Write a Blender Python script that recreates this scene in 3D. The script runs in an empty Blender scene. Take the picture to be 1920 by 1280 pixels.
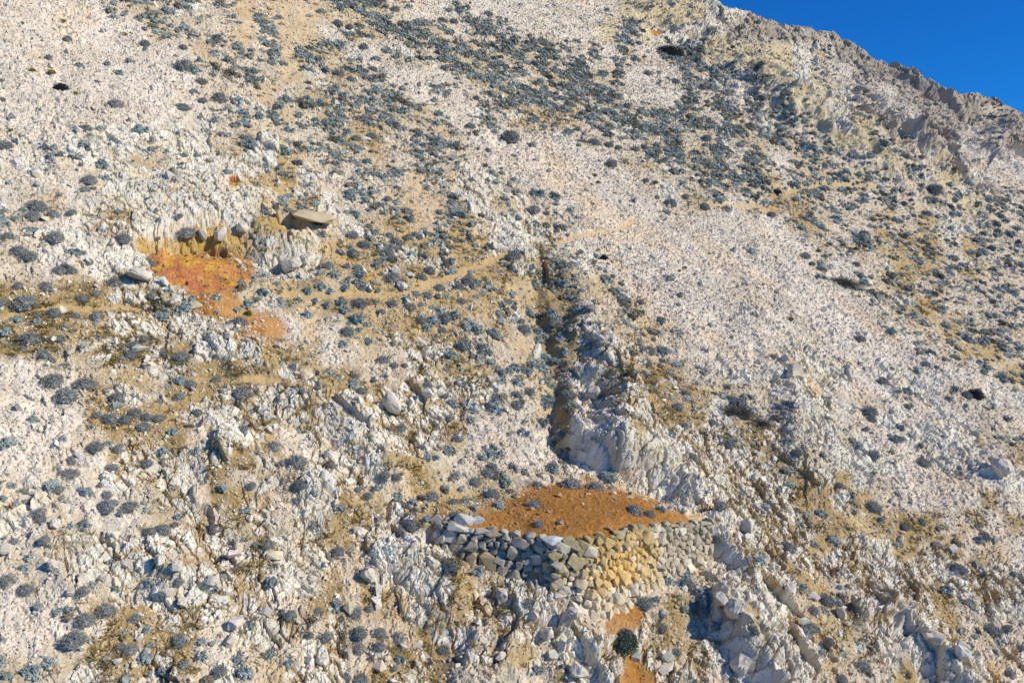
import bpy, math, random
import numpy as np
from mathutils import Vector, Matrix

random.seed(7)
RNG = np.random.default_rng(7)
R = math.radians
scene = bpy.context.scene
COL = scene.collection

# ------------------------------------------------------------------ camera / slope frame
FPX, CX, CY = 1507.0, 960.0, 640.0          # focal length of the 1920 px wide photograph
PITCH = R(5.0)
CAM = np.array([0.0, 0.0, 30.0])
cp, sp = math.cos(PITCH), math.sin(PITCH)
BX = np.array([1.0, 0, 0]); BU = np.array([0, sp, cp]); BF = np.array([0, cp, -sp])
# mean plane of the mountainside: B*z - A*x - y = K in camera axes
A_, B_, K_ = 0.419, 0.741, 35.0
L_ = math.sqrt(A_ * A_ + B_ * B_ + 1)
def c2w(x, y, z):
    return x[..., None] * BX + y[..., None] * BU + z[..., None] * BF
NRM = (A_ * BX + BU - B_ * BF) / L_
ORG = CAM - NRM * (K_ / L_)
ES = np.cross(np.array([0, 0, 1.0]), NRM); ES /= np.linalg.norm(ES)
ET = np.cross(NRM, ES)
if ET[2] < 0: ES, ET = -ES, -ET

def st(px, py, h=0.0):
    """slope coordinates (metres along the contour, metres up the slope) seen at a place, h metres off the mean plane"""
    px = np.asarray(px, float); py = np.asarray(py, float); h = np.asarray(h, float) + 0 * px
    u = (px - CX) / FPX; v = (CY - py) / FPX
    w = np.maximum(B_ - A_ * u - v, 0.1)
    d = (K_ - L_ * h) / w
    p = CAM + c2w(u * d, v * d, d) - h[..., None] * NRM - ORG
    return p @ ES, p @ ET
def project(P):
    q = P - CAM
    z = q @ BF
    zz = np.maximum(z, 0.1)
    return CX + FPX * (q @ BX) / zz, CY - FPX * (q @ BU) / zz, z

# ------------------------------------------------------------------ noise
def hsh(ix, iy, seed):
    with np.errstate(over='ignore'):
        n = ix.astype(np.uint32) * np.uint32(374761393) + iy.astype(np.uint32) * np.uint32(668265263) + np.uint32(seed * 974711 + 1013)
        n = (n ^ (n >> np.uint32(13))) * np.uint32(1274126177)
        n = (n ^ (n >> np.uint32(16))) * np.uint32(2246822519)
        n ^= n >> np.uint32(15)
    return n.astype(np.float32) * np.float32(1 / 4294967296.0)
def vnoise(x, y, seed):
    ix = np.floor(x).astype(np.int32); iy = np.floor(y).astype(np.int32)
    fx = (x - ix).astype(np.float32); fy = (y - iy).astype(np.float32)
    fx = fx * fx * (3 - 2 * fx); fy = fy * fy * (3 - 2 * fy)
    a = hsh(ix, iy, seed); b = hsh(ix + 1, iy, seed); c = hsh(ix, iy + 1, seed); d = hsh(ix + 1, iy + 1, seed)
    return ((a + (b - a) * fx) * (1 - fy) + (c + (d - c) * fx) * fy) * 2 - 1
def fbm(x, y, seed, octs=4, gain=0.5):
    r = 0; a = 1.0; t = 0
    for o in range(octs):
        r = r + a * vnoise(x * 2 ** o + 17.3 * o, y * 2 ** o - 9.1 * o, seed + o); t += a; a *= gain
    return r / t
def worley(x, y, seed):
    ix = np.floor(x).astype(np.int32); iy = np.floor(y).astype(np.int32)
    f1 = np.full(x.shape, 9, np.float32); f2 = f1.copy()
    bx = np.zeros(x.shape, np.float32); by = bx.copy(); ci = np.zeros(x.shape, np.int32); cj = ci.copy()
    for dj in (-1, 0, 1):
        for di in (-1, 0, 1):
            i = ix + di; j = iy + dj
            qx = (i + 0.08 + 0.84 * hsh(i, j, seed) - x).astype(np.float32)
            qy = (j + 0.08 + 0.84 * hsh(i, j, seed + 1) - y).astype(np.float32)
            d = qx * qx + qy * qy
            near = d < f1
            f2 = np.where(near, f1, np.minimum(f2, d))
            bx = np.where(near, qx, bx); by = np.where(near, qy, by)
            ci = np.where(near, i, ci); cj = np.where(near, j, cj)
            f1 = np.where(near, d, f1)
    return np.sqrt(f1), np.sqrt(f2), bx, by, ci, cj
def sstep(a, b, x):
    t = np.clip((x - a) / (b - a), 0, 1)
    return t * t * (3 - 2 * t)

# ------------------------------------------------------------------ what grows and lies where (40 px cells of the slope as seen)
MAP = """
sssssmbbmmmtbttbbbmssmsssssssyyyyrrkkkkkkkkkkkkk
sssssssbmmmtmttsbbmbbsmmssssymyrrrkkkkkkkkkkkkkk
ssssssssstmmmtbbssmbmbbbbbmmsmsmbyyyyrmkkkkkkkkk
sssssssssmmmmtbbbmsssmbmmbbmbsssmmmbyrmskkkkkkkk
sssssssssmmmtmbhmmmsmsmbhbmmbsssmmsmmyyrmskkkkkk
ssssscccccmmmtmhbmbbmsmmhhhmmmbmbmbmbmyrymskkkmk
msscmccrrrmbrmmmhhmmbmsssssmmmbbmbbbbmmyymmkksmk
ccmmmrrmrrrrrhmmmtmmmmsssssssmbmbbsbsbbmmymmmsss
ccccmrrrrrrKhhrmmmmtmrrbsssssssmmbbbbbbbbmmmymss
cmmccrrrrrrrKhhrmmbttbrbbmsssssmbmsbhhmmmmmbmymm
mmccqqrrmrrrKKKmrbhtmhmrrbmsssssssssshbmmhmhmmmm
mmccccrrKKKKKrrhhhhhhhhrrqssssssssssssmmbhhhmhmm
mmcmcrroooooMrrhhhqhhhhhqddmssssssssssmsmbhhmhmm
ggggggqgmoobbhdbhhqhhhhhbddbbsssssssssssmbhmmmmm
gggggqqggoobsbtddhhhhhhhbddmmbsssssssssssmbhmmmm
gggqgqggrrgoostsbhqhhhmhbddqqmbmssssccssssmmhmmm
gggqqggqgrrqgqqsmbmqqhmmtddqqqmmccscrrccsssmmhhm
ssmmmrrrqggggqqggmmqhhhmbbdrggggmcccrrrrccmsssmh
ssssqrrrggqgggqqrgqqqhqmmbdrqggggbbmrrrcccmcmmcc
ssssqgggqrrqqgqqrrgqrqmscbdrrrqggmbmmmrcmcccccmcq
cssmmqqqgmrrgmqrrrrgqqssccdrrrrrqqggqmrmccmccrmm
ssmssqqrrrqgqmrrgmggmmmcccbrrrrrrqqqqqmccmcmcrcq
msmsmqqrrrgmrqrrgmmgbmbbmmbbbmrrrrqqqqqgcmccmccc
mcmssmmqqmggqmrrgbbhhhhhooooobbmrqqqqqqrgmccccqc
ccmmssmbmqmgqmrqggqhohhhoooooobotrrqqqqqrggqcqcq
ccrrrrqqgqqmgrrqqqrrqqqqqqqqqqqqqmqqqqgqrrgqqcmc
mmcrrrrrrrqqgrrrmrrrrqmqqmqqqqqqmqrqqgqqqrqqmqqc
smcmmrrqrrqqqrrqmrrrrgqqqqqqqqmmmrrrqqgmqqqqgqqq
sssmqqgqgqrqqmgqmqqrqgqqrrrqoomgdrrrrmbqqqmqqmqm
sssssqgggmmrrgmqbmmgqqmqqrrqmmqgmrrrrqbgmqmrqmbm
ssmmqqqqgmmmbmrqmqgqgqqqqmrrqoqgqrrrrrrbqmmrrmmq
bmmrrqgqgmcmbqrqmgqqgmmmmmqrrogqqmrrrrrmmmdrrrqm
""".split()
MAP = [(r + r[-1] * 48)[:48] for r in MAP]
#        rock scree grass shrub  sage  stones  ground colour
PS = (.70, .625, .53); TN = (.60, .455, .285); OC = (.36, .245, .105); YL = (.62, .52, .33); PK = (.42, .365, .30); HO = (.47, .32, .125)  # PK: pinkish grey, also lowered to hold the shade of the far faces
CLS = {
 's': (0.04, 1.0, 0.00, 0.020, .35, 1.00, (.69, .605, .50)),
 'c': (0.50, 0.8, 0.02, 0.070, .45, 1.00, (.67, .585, .48)),
 'r': (1.10, 0.3, 0.10, 0.075, .50, 0.55, (.52, .385, .20)),
 'q': (0.72, 0.5, 0.60, 0.170, .50, 0.90, (.42, .30, .145)),
 'g': (0.34, 0.4, 0.95, 0.260, .45, 0.80, (.40, .28, .125)),
 'm': (0.22, 0.9, 0.08, 0.800, .60, 0.80, (.63, .53, .40)),
 'b': (0.16, 0.7, 0.12, 1.150, .60, 0.50, (.55, .44, .28)),
 'h': (0.24, 0.5, 0.35, 0.850, .60, 0.75, (.50, .36, .175)),
 't': (0.00, 0.5, 0.03, 0.030, .50, 0.30, TN),
 'y': (0.12, 0.6, 0.02, 0.060, .50, 0.55, YL),
 'k': (1.00, 0.5, 0.05, 0.170, .40, 0.50, PK),
 'K': (0.75, 0.4, 0.20, 0.070, .50, 0.40, (.47, .32, .11)),
 'M': (0.60, 0.3, 0.20, 0.300, .50, 0.40, (.40, .29, .13)),
 'd': (0.40, 0.4, 0.15, 0.850, .55, 0.40, (.36, .27, .14)),
 'o': (0.00, 0.3, 0.02, 0.020, .50, 0.80, (.38, .165, .035)),
}
GRID = {}
for i, nm in enumerate(('rock', 'scree', 'grass', 'shrub', 'sage', 'stones')):
    GRID[nm] = np.array([[CLS[c][i] for c in r] for r in MAP], np.float32)
GRID['col'] = np.array([[CLS[c][6] for c in r] for r in MAP], np.float32)
GRID['pink_shade'] = np.array([[1.0 if c == 'k' else 0.0 for c in r] for r in MAP], np.float32)
GRID['stain'] = np.array([[1.0 if c == 'K' else 0.0 for c in r] for r in MAP], np.float32)
GRID['yel'] = np.array([[1.0 if c == 'y' else 0.0 for c in r] for r in MAP], np.float32)
def gsample(nm, gx, gy):
    g = GRID[nm]
    x = np.clip(gx, 0, 46.999); y = np.clip(gy, 0, 30.999)
    i = x.astype(np.int32); j = y.astype(np.int32)
    fx = sstep(0.15, .85, x - i); fy = sstep(0.15, .85, y - j)
    if g.ndim == 3: fx = fx[..., None]; fy = fy[..., None]
    return (g[j, i] * (1 - fx) + g[j, i + 1] * fx) * (1 - fy) + (g[j + 1, i] * (1 - fx) + g[j + 1, i + 1] * fx) * fy

# ------------------------------------------------------------------ the ground grid (finer near the viewpoint)
NU, NV = 1640, 1480
ud = np.linspace(-0.80, 0.80, NU)
g_ = 0.0012 * np.cumsum(1.17 ** np.arange(1, 40)) ; g_ = g_ / g_[-1] * 0.8
ucol = np.concatenate([(-0.8 - g_)[::-1], ud, 0.8 + g_])
frac = np.linspace(0, 1, NV)
w_lo = B_ - A_ * ucol + 0.50
w_hi = np.maximum(B_ - A_ * ucol - 0.50, 0.112)
W = np.exp(np.log(w_lo)[None, :] + (np.log(w_hi) - np.log(w_lo))[None, :] * frac[:, None])
ext = np.linspace(1, 0.04, 22) ** 1.6
w_bot = w_lo[None, :] + ext[:, None] * 1.2
ext2 = np.linspace(0.03, 1, 40) ** 1.5
w_top = np.exp(np.log(w_hi)[None, :] + (math.log(0.100) - np.log(w_hi))[None, :] * ext2[:, None])
W = np.concatenate([w_bot, W, w_top], 0)
NR, NC = W.shape
U = np.broadcast_to(ucol[None, :], W.shape)
D0 = K_ / W
P0 = CAM + c2w(U * D0, (B_ - A_ * U - W) * D0, D0)
q = P0 - ORG
S = (q @ ES).astype(np.float64); T = (q @ ET).astype(np.float64)
del P0, q, w_bot, w_top

H = np.zeros(W.shape, np.float64)
# broad undulation
H += 0.55 * fbm(S / 15, T / 19, 11, 3) + 0.22 * fbm(S / 4.5, T / 6, 15, 3)
LOWKEEP = H.copy()

def line_fn(pts):
    """pts: (px, py, h) -> functions t(s), h(s)"""
    p = np.array(pts, float)
    s, t = st(p[:, 0], p[:, 1], p[:, 2])
    o = np.argsort(s)
    return s[o], t[o], p[o, 2]
def profile(lines, px0, px1, soft):
    """a piece of hillside shaped by lines running along the contour, lowest first"""
    fs = [line_fn(l) for l in lines]
    s0 = fs[1][0].min(); s1 = fs[1][0].max()
    win = sstep(s0 - soft, s0 + 0.3, S) * (1 - sstep(s1 - 0.3, s1 + soft, S))
    tb = np.interp(S, fs[0][0], fs[0][1]); tt = np.interp(S, fs[-1][0], fs[-1][1])
    win = win * ((T > tb) & (T < tt))
    r = np.zeros(W.shape)
    sel = win > 0
    Ss, Ts = S[sel], T[sel]
    out = np.zeros(Ss.shape)
    for i in range(len(fs) - 1):
        ta = np.interp(Ss, fs[i][0], fs[i][1]); tb_ = np.interp(Ss, fs[i + 1][0], fs[i + 1][1])
        ha = np.interp(Ss, fs[i][0], fs[i][2]); hb = np.interp(Ss, fs[i + 1][0], fs[i + 1][2])
        lam = np.clip((Ts - ta) / np.maximum(tb_ - ta, 0.05), 0, 1)
        if i in (0, len(fs) - 2): lam = lam * lam * (3 - 2 * lam)
        m = (Ts >= ta) & (Ts <= np.maximum(tb_, ta + .05))
        out = np.where(m, ha + (hb - ha) * lam, out)
    r[sel] = out
    return r, win
def rib(pts, wl, wr, cut=3.0, sharp=1.0):
    """a crest (or a gully when h < 0) along pts (px, py, h): widths in metres to the left and to the right of the way the points run"""
    p = np.array(pts, float)
    s, t = st(p[:, 0], p[:, 1], p[:, 2])
    sel = (S > s.min() - cut * max(wl, wr)) & (S < s.max() + cut * max(wl, wr)) & (T > t.min() - cut * max(wl, wr)) & (T < t.max() + cut * max(wl, wr))
    Ss, Ts = S[sel], T[sel]
    best = np.full(Ss.shape, 1e9); hh = np.zeros(Ss.shape); side = np.zeros(Ss.shape)
    wob = 0.7 * fbm(Ss / 1.8, Ts / 1.8, 77, 4)
    for i in range(len(p) - 1):
        dx, dy = s[i + 1] - s[i], t[i + 1] - t[i]
        l2 = dx * dx + dy * dy
        lam = np.clip(((Ss - s[i]) * dx + (Ts - t[i]) * dy) / l2, 0, 1)
        ex = Ss - (s[i] + lam * dx); ey = Ts - (t[i] + lam * dy)
        d = np.hypot(ex, ey)
        m = d < best
        best = np.where(m, d, best)
        hh = np.where(m, p[i, 2] + (p[i + 1, 2] - p[i, 2]) * lam, hh)
        side = np.where(m, dx * ey - dy * ex, side)
    wd = np.where(side > 0, wl, wr)
    best = np.maximum(best + wob * np.minimum(wl, wr), 0)
    r = np.zeros(W.shape)
    r[sel] = hh * np.exp(-(best / wd) ** (1.2 + sharp))
    return r

# gully and the rocky rib to its right (points run down the slope; left of travel = right-hand side in the picture)
H += rib([(1000, 455, -.3), (1018, 545, -1.0), (1032, 630, -1.5), (1050, 700, -2.0), (1062, 770, -2.4), (1066, 830, -2.2), (1070, 880, -.6)], 1.3, 2.2)
H += rib([(1045, 520, .6), (1070, 570, 1.1), (1092, 640, 1.5), (1108, 700, 2.0), (1124, 760, 2.4), (1175, 825, 2.3), (1265, 895, 1.9), (1350, 985, 1.3), (1410, 1060, .7)], 3.8, .85, sharp=1.6)
H += rib([(975, 430, .5), (985, 470, .9), (975, 510, .5)], 1.0, 1.0)
# lower right rib, dropping steeply to its left
H += rib([(1300, 1120, .6), (1345, 1095, 1.4), (1400, 1125, 1.7), (1440, 1190, 1.7), (1480, 1260, 1.5), (1530, 1340, 1.2)], 2.6, 0.9, sharp=1.6)
H += rib([(1690, 1215, .5), (1740, 1190, 1.0), (1800, 1240, 1.0), (1850, 1300, 1.0)], 2.0, 0.9, sharp=1.4)
H += rib([(1590, 1090, .3), (1630, 1130, .7), (1690, 1140, .5)], 1.4, 0.7)
# outcrops
for (pts, wl, wr) in [
    ([(735, 1030, .7), (790, 1020, 1.2), (840, 1060, 1.0), (830, 1110, .6)], 1.3, 1.1),
    ([(640, 720, .2), (680, 800, .6), (720, 850, .8), (760, 860, .5)], 1.2, 1.0),
    ([(1010, 1120, .3), (1040, 1170, .7), (1060, 1230, .6)], 0.9, 0.9),
    ([(1080, 1180, .3), (1120, 1215, .9), (1150, 1270, .9)], 1.1, 1.0),
    ([(1420, 630, .3), (1490, 700, .9), (1500, 780, .9), (1510, 850, .7)], 2.4, 1.5),
    ([(880, 1130, .2), (910, 1180, .7), (900, 1260, .6)], .9, .9),
    ([(960, 1080, .4), (985, 1160, .8), (975, 1230, .6)], .7, .7),
    ([(540, 860, .3), (600, 900, .7), (640, 930, .6)], 1.4, 1.1),
    ([(500, 660, .3), (560, 690, .5), (600, 740, .4)], 1.4, 1.0),
    ([(410, 610, .3), (440, 650, .6), (450, 690, .4)], 1.2, 1.0),
    ([(330, 800, .2), (420, 830, .5), (440, 880, .4)], 1.4, 1.0),
    ([(580, 330, .4), (600, 370, .8), (590, 400, .4)], 1.0, 1.0),
    ([(850, 340, .3), (880, 380, .7), (890, 410, .5)], 1.6, 1.4),
    ([(490, 250, .3), (520, 270, .7), (540, 290, .4)], 1.6, 1.3),
    ([(100, 1010, .2), (150, 1060, .5), (160, 1100, .3)], .9, .8),
    ([(260, 1030, .3), (320, 1050, .6), (360, 1090, .3)], 1.0, .8),
    ([(1860, 830, .3), (1870, 880, .9), (1840, 920, .4)], 1.5, 1.5),
]:
    H += rib(pts, wl, wr)
# far mountain: pale spur, hollow behind it and the dark crags under the crest
H += rib([(1230, -40, 2.5), (1320, 30, 3.2), (1440, 100, 3.0), (1545, 175, 4.0), (1605, 220, 3.5), (1740, 310, 2.2), (1880, 400, 1.2)], 7, 9, sharp=.6)
H += rib([(1420, 60, -1.5), (1560, 140, -2.5), (1680, 240, -3.0), (1790, 340, -2.0)], 6, 6, sharp=.6)
H += rib([(1500, 55, 2.5), (1580, 90, 2.8), (1650, 140, 3.0), (1700, 200, 4.0), (1735, 250, 4.0), (1780, 300, 2.5)], 7, 5, sharp=.8)
H += rib([(1850, 190, 1.0), (1900, 190, 3.0), (1905, 230, 3.4), (1885, 265, 3.0), (1890, 290, 1.0)], 6, 4, sharp=.7)
H += rib([(1800, 170, -1), (1815, 215, -3.0), (1830, 270, -2.5)], 5, 6, sharp=.6)

# earth terrace held by the dry stone wall
TOPL = [(815, 980), (850, 985), (890, 992), (945, 1003), (1000, 1013), (1040, 1020)]
TOPR = [(1040, 1020), (1100, 1014), (1150, 1003), (1190, 993), (1250, 986), (1335, 982)]
BASL = [(815, 1016), (850, 1040), (890, 1056), (945, 1074), (1000, 1096), (1046, 1122)]
BASR = [(1046, 1122), (1118, 1160), (1160, 1142), (1200, 1116), (1255, 1084), (1335, 1054)]
def cam_pt(px, py, h):
    u = (px - CX) / FPX; v = (CY - py) / FPX
    d = (K_ - L_ * h) / (B_ - A_ * u - v)
    return CAM + u * d * BX + v * d * BU + d * BF
def wall_lines(top, bas, hb):
    b, t = [], []
    for (tx, ty), (bx_, by_), h in zip(top, bas, hb):
        pb = cam_pt(bx_, by_, h)
        # top: straight above, leaning back 0.22 m per metre
        u = (tx - CX) / FPX; v = (CY - ty) / FPX
        ry = cp + v * sp; rz = -sp + v * cp
        d = (pb[1] - CAM[1] - 0.22 * (pb[2] - CAM[2])) / (ry - 0.22 * rz)
        b.append(pb); t.append(CAM + d * (u * BX + v * BU + BF))
    return np.array(b), np.array(t)
bL, tL = wall_lines(TOPL, BASL, [0.15, .25, .4, .6, .85, 1.1])
bR, tR = wall_lines(TOPR, BASR, [1.1, .9, .75, .6, .45, .2])
def w2sth(P):
    q_ = P - ORG
    return q_ @ ES, q_ @ ET, q_ @ NRM
def sth2line(P):
    s, t, h = w2sth(P); o = np.argsort(s); return s[o], t[o], h[o]
wb = sth2line(np.concatenate([bL, bR[1:]])); wt = sth2line(np.concatenate([tL, tR[1:]]))
bk = line_fn([(800, 930, 0), (880, 935, .1), (960, 915, .2), (1030, 905, .3), (1100, 908, .3), (1190, 925, .3), (1260, 945, .2), (1350, 965, 0)])
win = sstep(wb[0][0] - 1.4, wb[0][0] + .2, S) * (1 - sstep(wb[0][-1] - .2, wb[0][-1] + 1.2, S))
sel = win > 0
Ss, Ts = S[sel], T[sel]
tb = np.interp(Ss, wb[0], wb[1]); hb = np.interp(Ss, wb[0], wb[2]); tt = np.interp(Ss, wt[0], wt[1]); ht = np.interp(Ss, wt[0], wt[2])
tk = np.interp(Ss, bk[0], bk[1]); hk = np.interp(Ss, bk[0], bk[2])
mound = 0.28
base = H[sel]
below = np.where(Ts < tb, hb * (1 - sstep(0, 2.6, tb - Ts)) + base * sstep(0, 2.0, tb - Ts), 0)
lam = np.clip((Ts - tb) / np.maximum(tt - tb, .1), 0, 1)
face = hb + (ht - hb) * lam - 0.30
lam2 = np.clip((Ts - tt) / np.maximum(tk - tt, .1), 0, 1)
terr = ht + (hk - ht) * lam2 + mound * np.sin(np.pi * np.clip(lam2, 0, 1)) - .05
above = hk * (1 - sstep(0, 2.5, Ts - tk)) + base * sstep(0, 2.5, Ts - tk)
hw = np.where(Ts < tb, below, np.where(Ts < tt, face, np.where(Ts < tk, terr, above)))
fade = win[sel] * sstep(-3.0, -1.0, Ts - tb) * (1 - sstep(2.0, 3.0, Ts - tk))
H[sel] = base * (1 - fade) + hw * fade
WALLZONE = np.zeros(W.shape, np.float32); TERR = np.zeros(W.shape, np.float32)
WALLZONE[sel] = fade * ((Ts > tb - .15) & (Ts < tt + .1)); TERR[sel] = fade * (Ts >= tt - .1) * (Ts < tk)

# quarried cliff with a red earth bank at its foot
qh, qw = profile([
    [(235, 560, 0), (330, 585, 0), (400, 600, 0), (480, 590, 0), (560, 575, 0), (660, 550, 0)],
    [(250, 520, .1), (300, 528, .15), (390, 553, .2), (450, 546, .15), (500, 530, .1), (560, 525, 0), (640, 515, 0)],
    [(250, 490, -.15), (290, 482, -.15), (340, 488, -.2), (400, 494, -.2), (450, 504, -.2), (480, 517, -.15), (560, 513, -.2), (640, 505, -.1)],
    [(250, 480, -.4), (300, 476, -.7), (345, 474, -.85), (400, 472, -.9), (460, 486, -.8), (520, 506, -.6), (560, 508, -.5), (640, 496, -.2)],
    [(250, 436, .35), (300, 414, .65), (360, 398, .8), (420, 392, .8), (480, 414, .7), (540, 448, .55), (590, 456, .4), (640, 466, .1)],
    [(240, 390, .35), (300, 368, .6), (400, 345, .7), (480, 370, .65), (560, 412, .4), (650, 440, .1)],
    [(230, 320, 0), (300, 310, 0), (400, 295, 0), (500, 330, 0), (660, 380, 0)],
], 250, 640, 2.2)
H = H * (1 - .8 * qw) + qh * qw
def dent(px, py, h0, r, depth):
    global H
    s, t = st(px, py, h0)
    d = np.hypot((S - s), (T - t)) / r
    H -= depth * (1 - sstep(.55, 1.1, d))
dent(392, 460, -.25, .55, 1.7)      # cave mouth
dent(415, 465, -.35, .42, 1.3)
dent(438, 336, 0.2, .45, .8)       # small stained hollow
dent(545, 425, 0.2, .9, .6)        # under the flat slab

# the crest: the ground falls away behind it
SKY = [(1200, -62), (1260, -35), (1330, 4), (1345, 9), (1372, 17), (1395, 19), (1430, 33), (1445, 40), (1490, 50), (1540, 58), (1570, 69), (1600, 82), (1640, 100), (1680, 115),
       (1700, 131), (1730, 146), (1770, 163), (1800, 172), (1830, 181), (1850, 186), (1885, 196), (1920, 210), (1990, 235), (2100, 268), (2300, 330)]
sk = np.array(SKY, float)
rs, rt = st(sk[:, 0], sk[:, 1] + 0.0, 2.0)
o = np.argsort(rs); rs, rt = rs[o], rt[o]
TR = np.interp(S, rs, rt)
ex = T - TR
H = np.where(ex > -10, H * (1 - sstep(-10, -1, ex)) + (2.0 + .9 * fbm(S / 6, T / 6, 71, 3)) * sstep(-10, -1, ex), H)
H -= np.where(ex > 0, 0.75 * ex + 0.0 * ex, 0)
CREST = sstep(-3, 0, ex)

# ---------------- what is seen where, from the smooth ground
def world(h):
    return ORG + S[..., None] * ES + T[..., None] * ET + h[..., None] * NRM
px1, py1, dz1 = project(world(H))
wx = 0.42 * fbm(S / 2.4, T / 3.2, 31, 3) * np.clip(45 / D0, .3, 1.5); wy = 0.42 * fbm(S / 2.4, T / 3.2, 37, 3) * np.clip(45 / D0, .3, 1.5)
GX = px1 / 40 - .5 + wx; GY = py1 / 40 - .5 + wy
f32 = np.float32
rockw = gsample('rock', GX, GY); screew = gsample('scree', GX, GY); grassw = gsample('grass', GX, GY)
shrubw = gsample('shrub', GX, GY); sagew = gsample('sage', GX, GY); stonew = gsample('stones', GX, GY)
gcol = gsample('col', GX, GY); pink_shade = gsample('pink_shade', GX, GY); stain = gsample('stain', GX, GY); yel = gsample('yel', GX, GY)

def inpoly(poly, jit=6.0, seed=51, soft=0):
    """inside an outline, its edge broken up by noise; soft > 0 lets it fade out over about that many px"""
    p = np.array(poly, float)
    out = np.zeros(W.shape, np.float32)
    mg = 20 + 2 * soft
    m = (px1 > p[:, 0].min() - mg) & (px1 < p[:, 0].max() + mg) & (py1 > p[:, 1].min() - mg) & (py1 < p[:, 1].max() + mg)
    x0 = px1[m] + jit * fbm(S[m] / .7, T[m] / .7, seed, 3) * 1.6; y0 = py1[m] + jit * fbm(S[m] / .7, T[m] / .7, seed + 5, 3) * 1.6
    n = len(p)
    offs = [(0, 0)] if not soft else [(0, 0)] + [(math.cos(k * 1.047) * soft * q_, math.sin(k * 1.047) * soft * q_ * .7) for q_ in (.5, 1.0) for k in range(6)]
    for ox, oy in offs:
        x, y = x0 + ox, y0 + oy
        ins = np.zeros(x.shape, bool)
        for i in range(n):
            x1, y1 = p[i]; x2, y2 = p[(i + 1) % n]
            ins ^= ((y1 > y) != (y2 > y)) & (x < (x2 - x1) * (y - y1) / ((y2 - y1) if y2 != y1 else 1e-9) + x1)
        out[m] += ins / np.float32(len(offs))
    if soft:
        v = out[m] + .30 * fbm(S[m] / .35, T[m] / .35, seed + 9, 3) * (out[m] > .02) * (out[m] < .98)
        out[m] = sstep(.15, .85, v)
    return out
def pathmask(pts, width):
    p = np.array(pts, float)
    out = np.zeros(W.shape, np.float32)
    m = (px1 > p[:, 0].min() - 40) & (px1 < p[:, 0].max() + 40) & (py1 > p[:, 1].min() - 40) & (py1 < p[:, 1].max() + 40)
    x, y = px1[m], py1[m]
    best = np.full(x.shape, 1e9)
    for i in range(len(p) - 1):
        dx, dy = p[i + 1] - p[i]
        lam = np.clip(((x - p[i, 0]) * dx + (y - p[i, 1]) * dy) / (dx * dx + dy * dy), 0, 1)
        best = np.minimum(best, np.hypot(x - p[i, 0] - lam * dx, (y - p[i, 1] - lam * dy) * 1.25))
    dm = best * dz1[m] / FPX
    out[m] = 1 - sstep(width * .5, width * .5 + .16, dm + .22 * fbm(S[m] / .7, T[m] / .7, 61, 4))
    return out
TERRP = inpoly([(955, 932), (1000, 915), (1060, 905), (1110, 908), (1180, 926), (1240, 948), (1290, 966), (1325, 985), (1200, 1005), (1150, 1018), (1040, 1030), (960, 1018), (900, 1004), (830, 985), (880, 968), (935, 948)], 14, 51, 22)
RED = inpoly([(282, 482), (296, 470), (320, 476), (345, 484), (400, 486), (440, 498), (478, 520), (455, 535), (425, 546), (395, 556), (350, 548), (320, 534), (290, 512)], 7, 51, 9)
STREAK = inpoly([(385, 552), (420, 548), (450, 572), (485, 592), (545, 612), (538, 632), (490, 618), (440, 600), (395, 570)], 9, 53, 16)
LOWO = np.maximum(inpoly([(1125, 1172), (1165, 1128), (1215, 1145), (1200, 1180), (1150, 1195)], 9, 55, 14), inpoly([(1165, 1240), (1215, 1235), (1240, 1300), (1170, 1300)], 10, 57, 18))
MISC = np.maximum.reduce([inpoly([(528, 520), (550, 522), (556, 532), (530, 531)], 3), inpoly([(1218, 52), (1242, 58), (1238, 66), (1222, 62)], 2), inpoly([(429, 330), (440, 324), (449, 334), (444, 345), (430, 343)], 2)])
YST = inpoly([(250, 474), (262, 446), (330, 448), (358, 428), (400, 424), (430, 424), (458, 440), (482, 470), (480, 500), (440, 496), (380, 486), (280, 482)], 9, 59, 10)
GRY = inpoly([(466, 440), (488, 432), (500, 470), (492, 508), (470, 500), (458, 470)], 9)
ORS = np.maximum.reduce([inpoly([(1395, 385), (1440, 385), (1500, 395), (1530, 425), (1520, 440), (1460, 405)], 12), inpoly([(1650, 495), (1720, 500), (1800, 590), (1880, 650), (1860, 668), (1760, 600)], 16),
                         inpoly([(1035, 195), (1085, 205), (1120, 235), (1060, 232)], 9), inpoly([(600, 410), (660, 455), (700, 480), (660, 490), (600, 445)], 9), inpoly([(675, 505), (735, 520), (740, 545), (690, 545)], 8)])
PATH = np.maximum.reduce([
    pathmask([(-60, 592), (0, 588), (60, 580), (110, 577), (200, 578), (262, 574)], .26),
    pathmask([(540, 553), (600, 552), (680, 553), (720, 552), (765, 545), (830, 525), (880, 505), (925, 490), (952, 474)], .40),
    pathmask([(1052, 455), (1085, 442), (1110, 438), (1150, 433), (1172, 424), (1192, 412)], .34),
    pathmask([(1318, 390), (1350, 384), (1400, 388), (1420, 386), (1445, 400)], .5),
    pathmask([(1480, 362), (1510, 352), (1560, 346), (1600, 349), (1645, 352)], .5),
    pathmask([(375, 708), (430, 711), (490, 710), (540, 715)], .22)])
soilbare = np.clip(np.maximum.reduce([TERRP, RED * .75, STREAK, LOWO, PATH]), 0, 1)
rockw = rockw * (1 - soilbare); stonew = stonew * (1 - .55 * soilbare); shrubw = shrubw * (1 - soilbare) ; grassw = grassw * (1 - soilbare)

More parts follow.
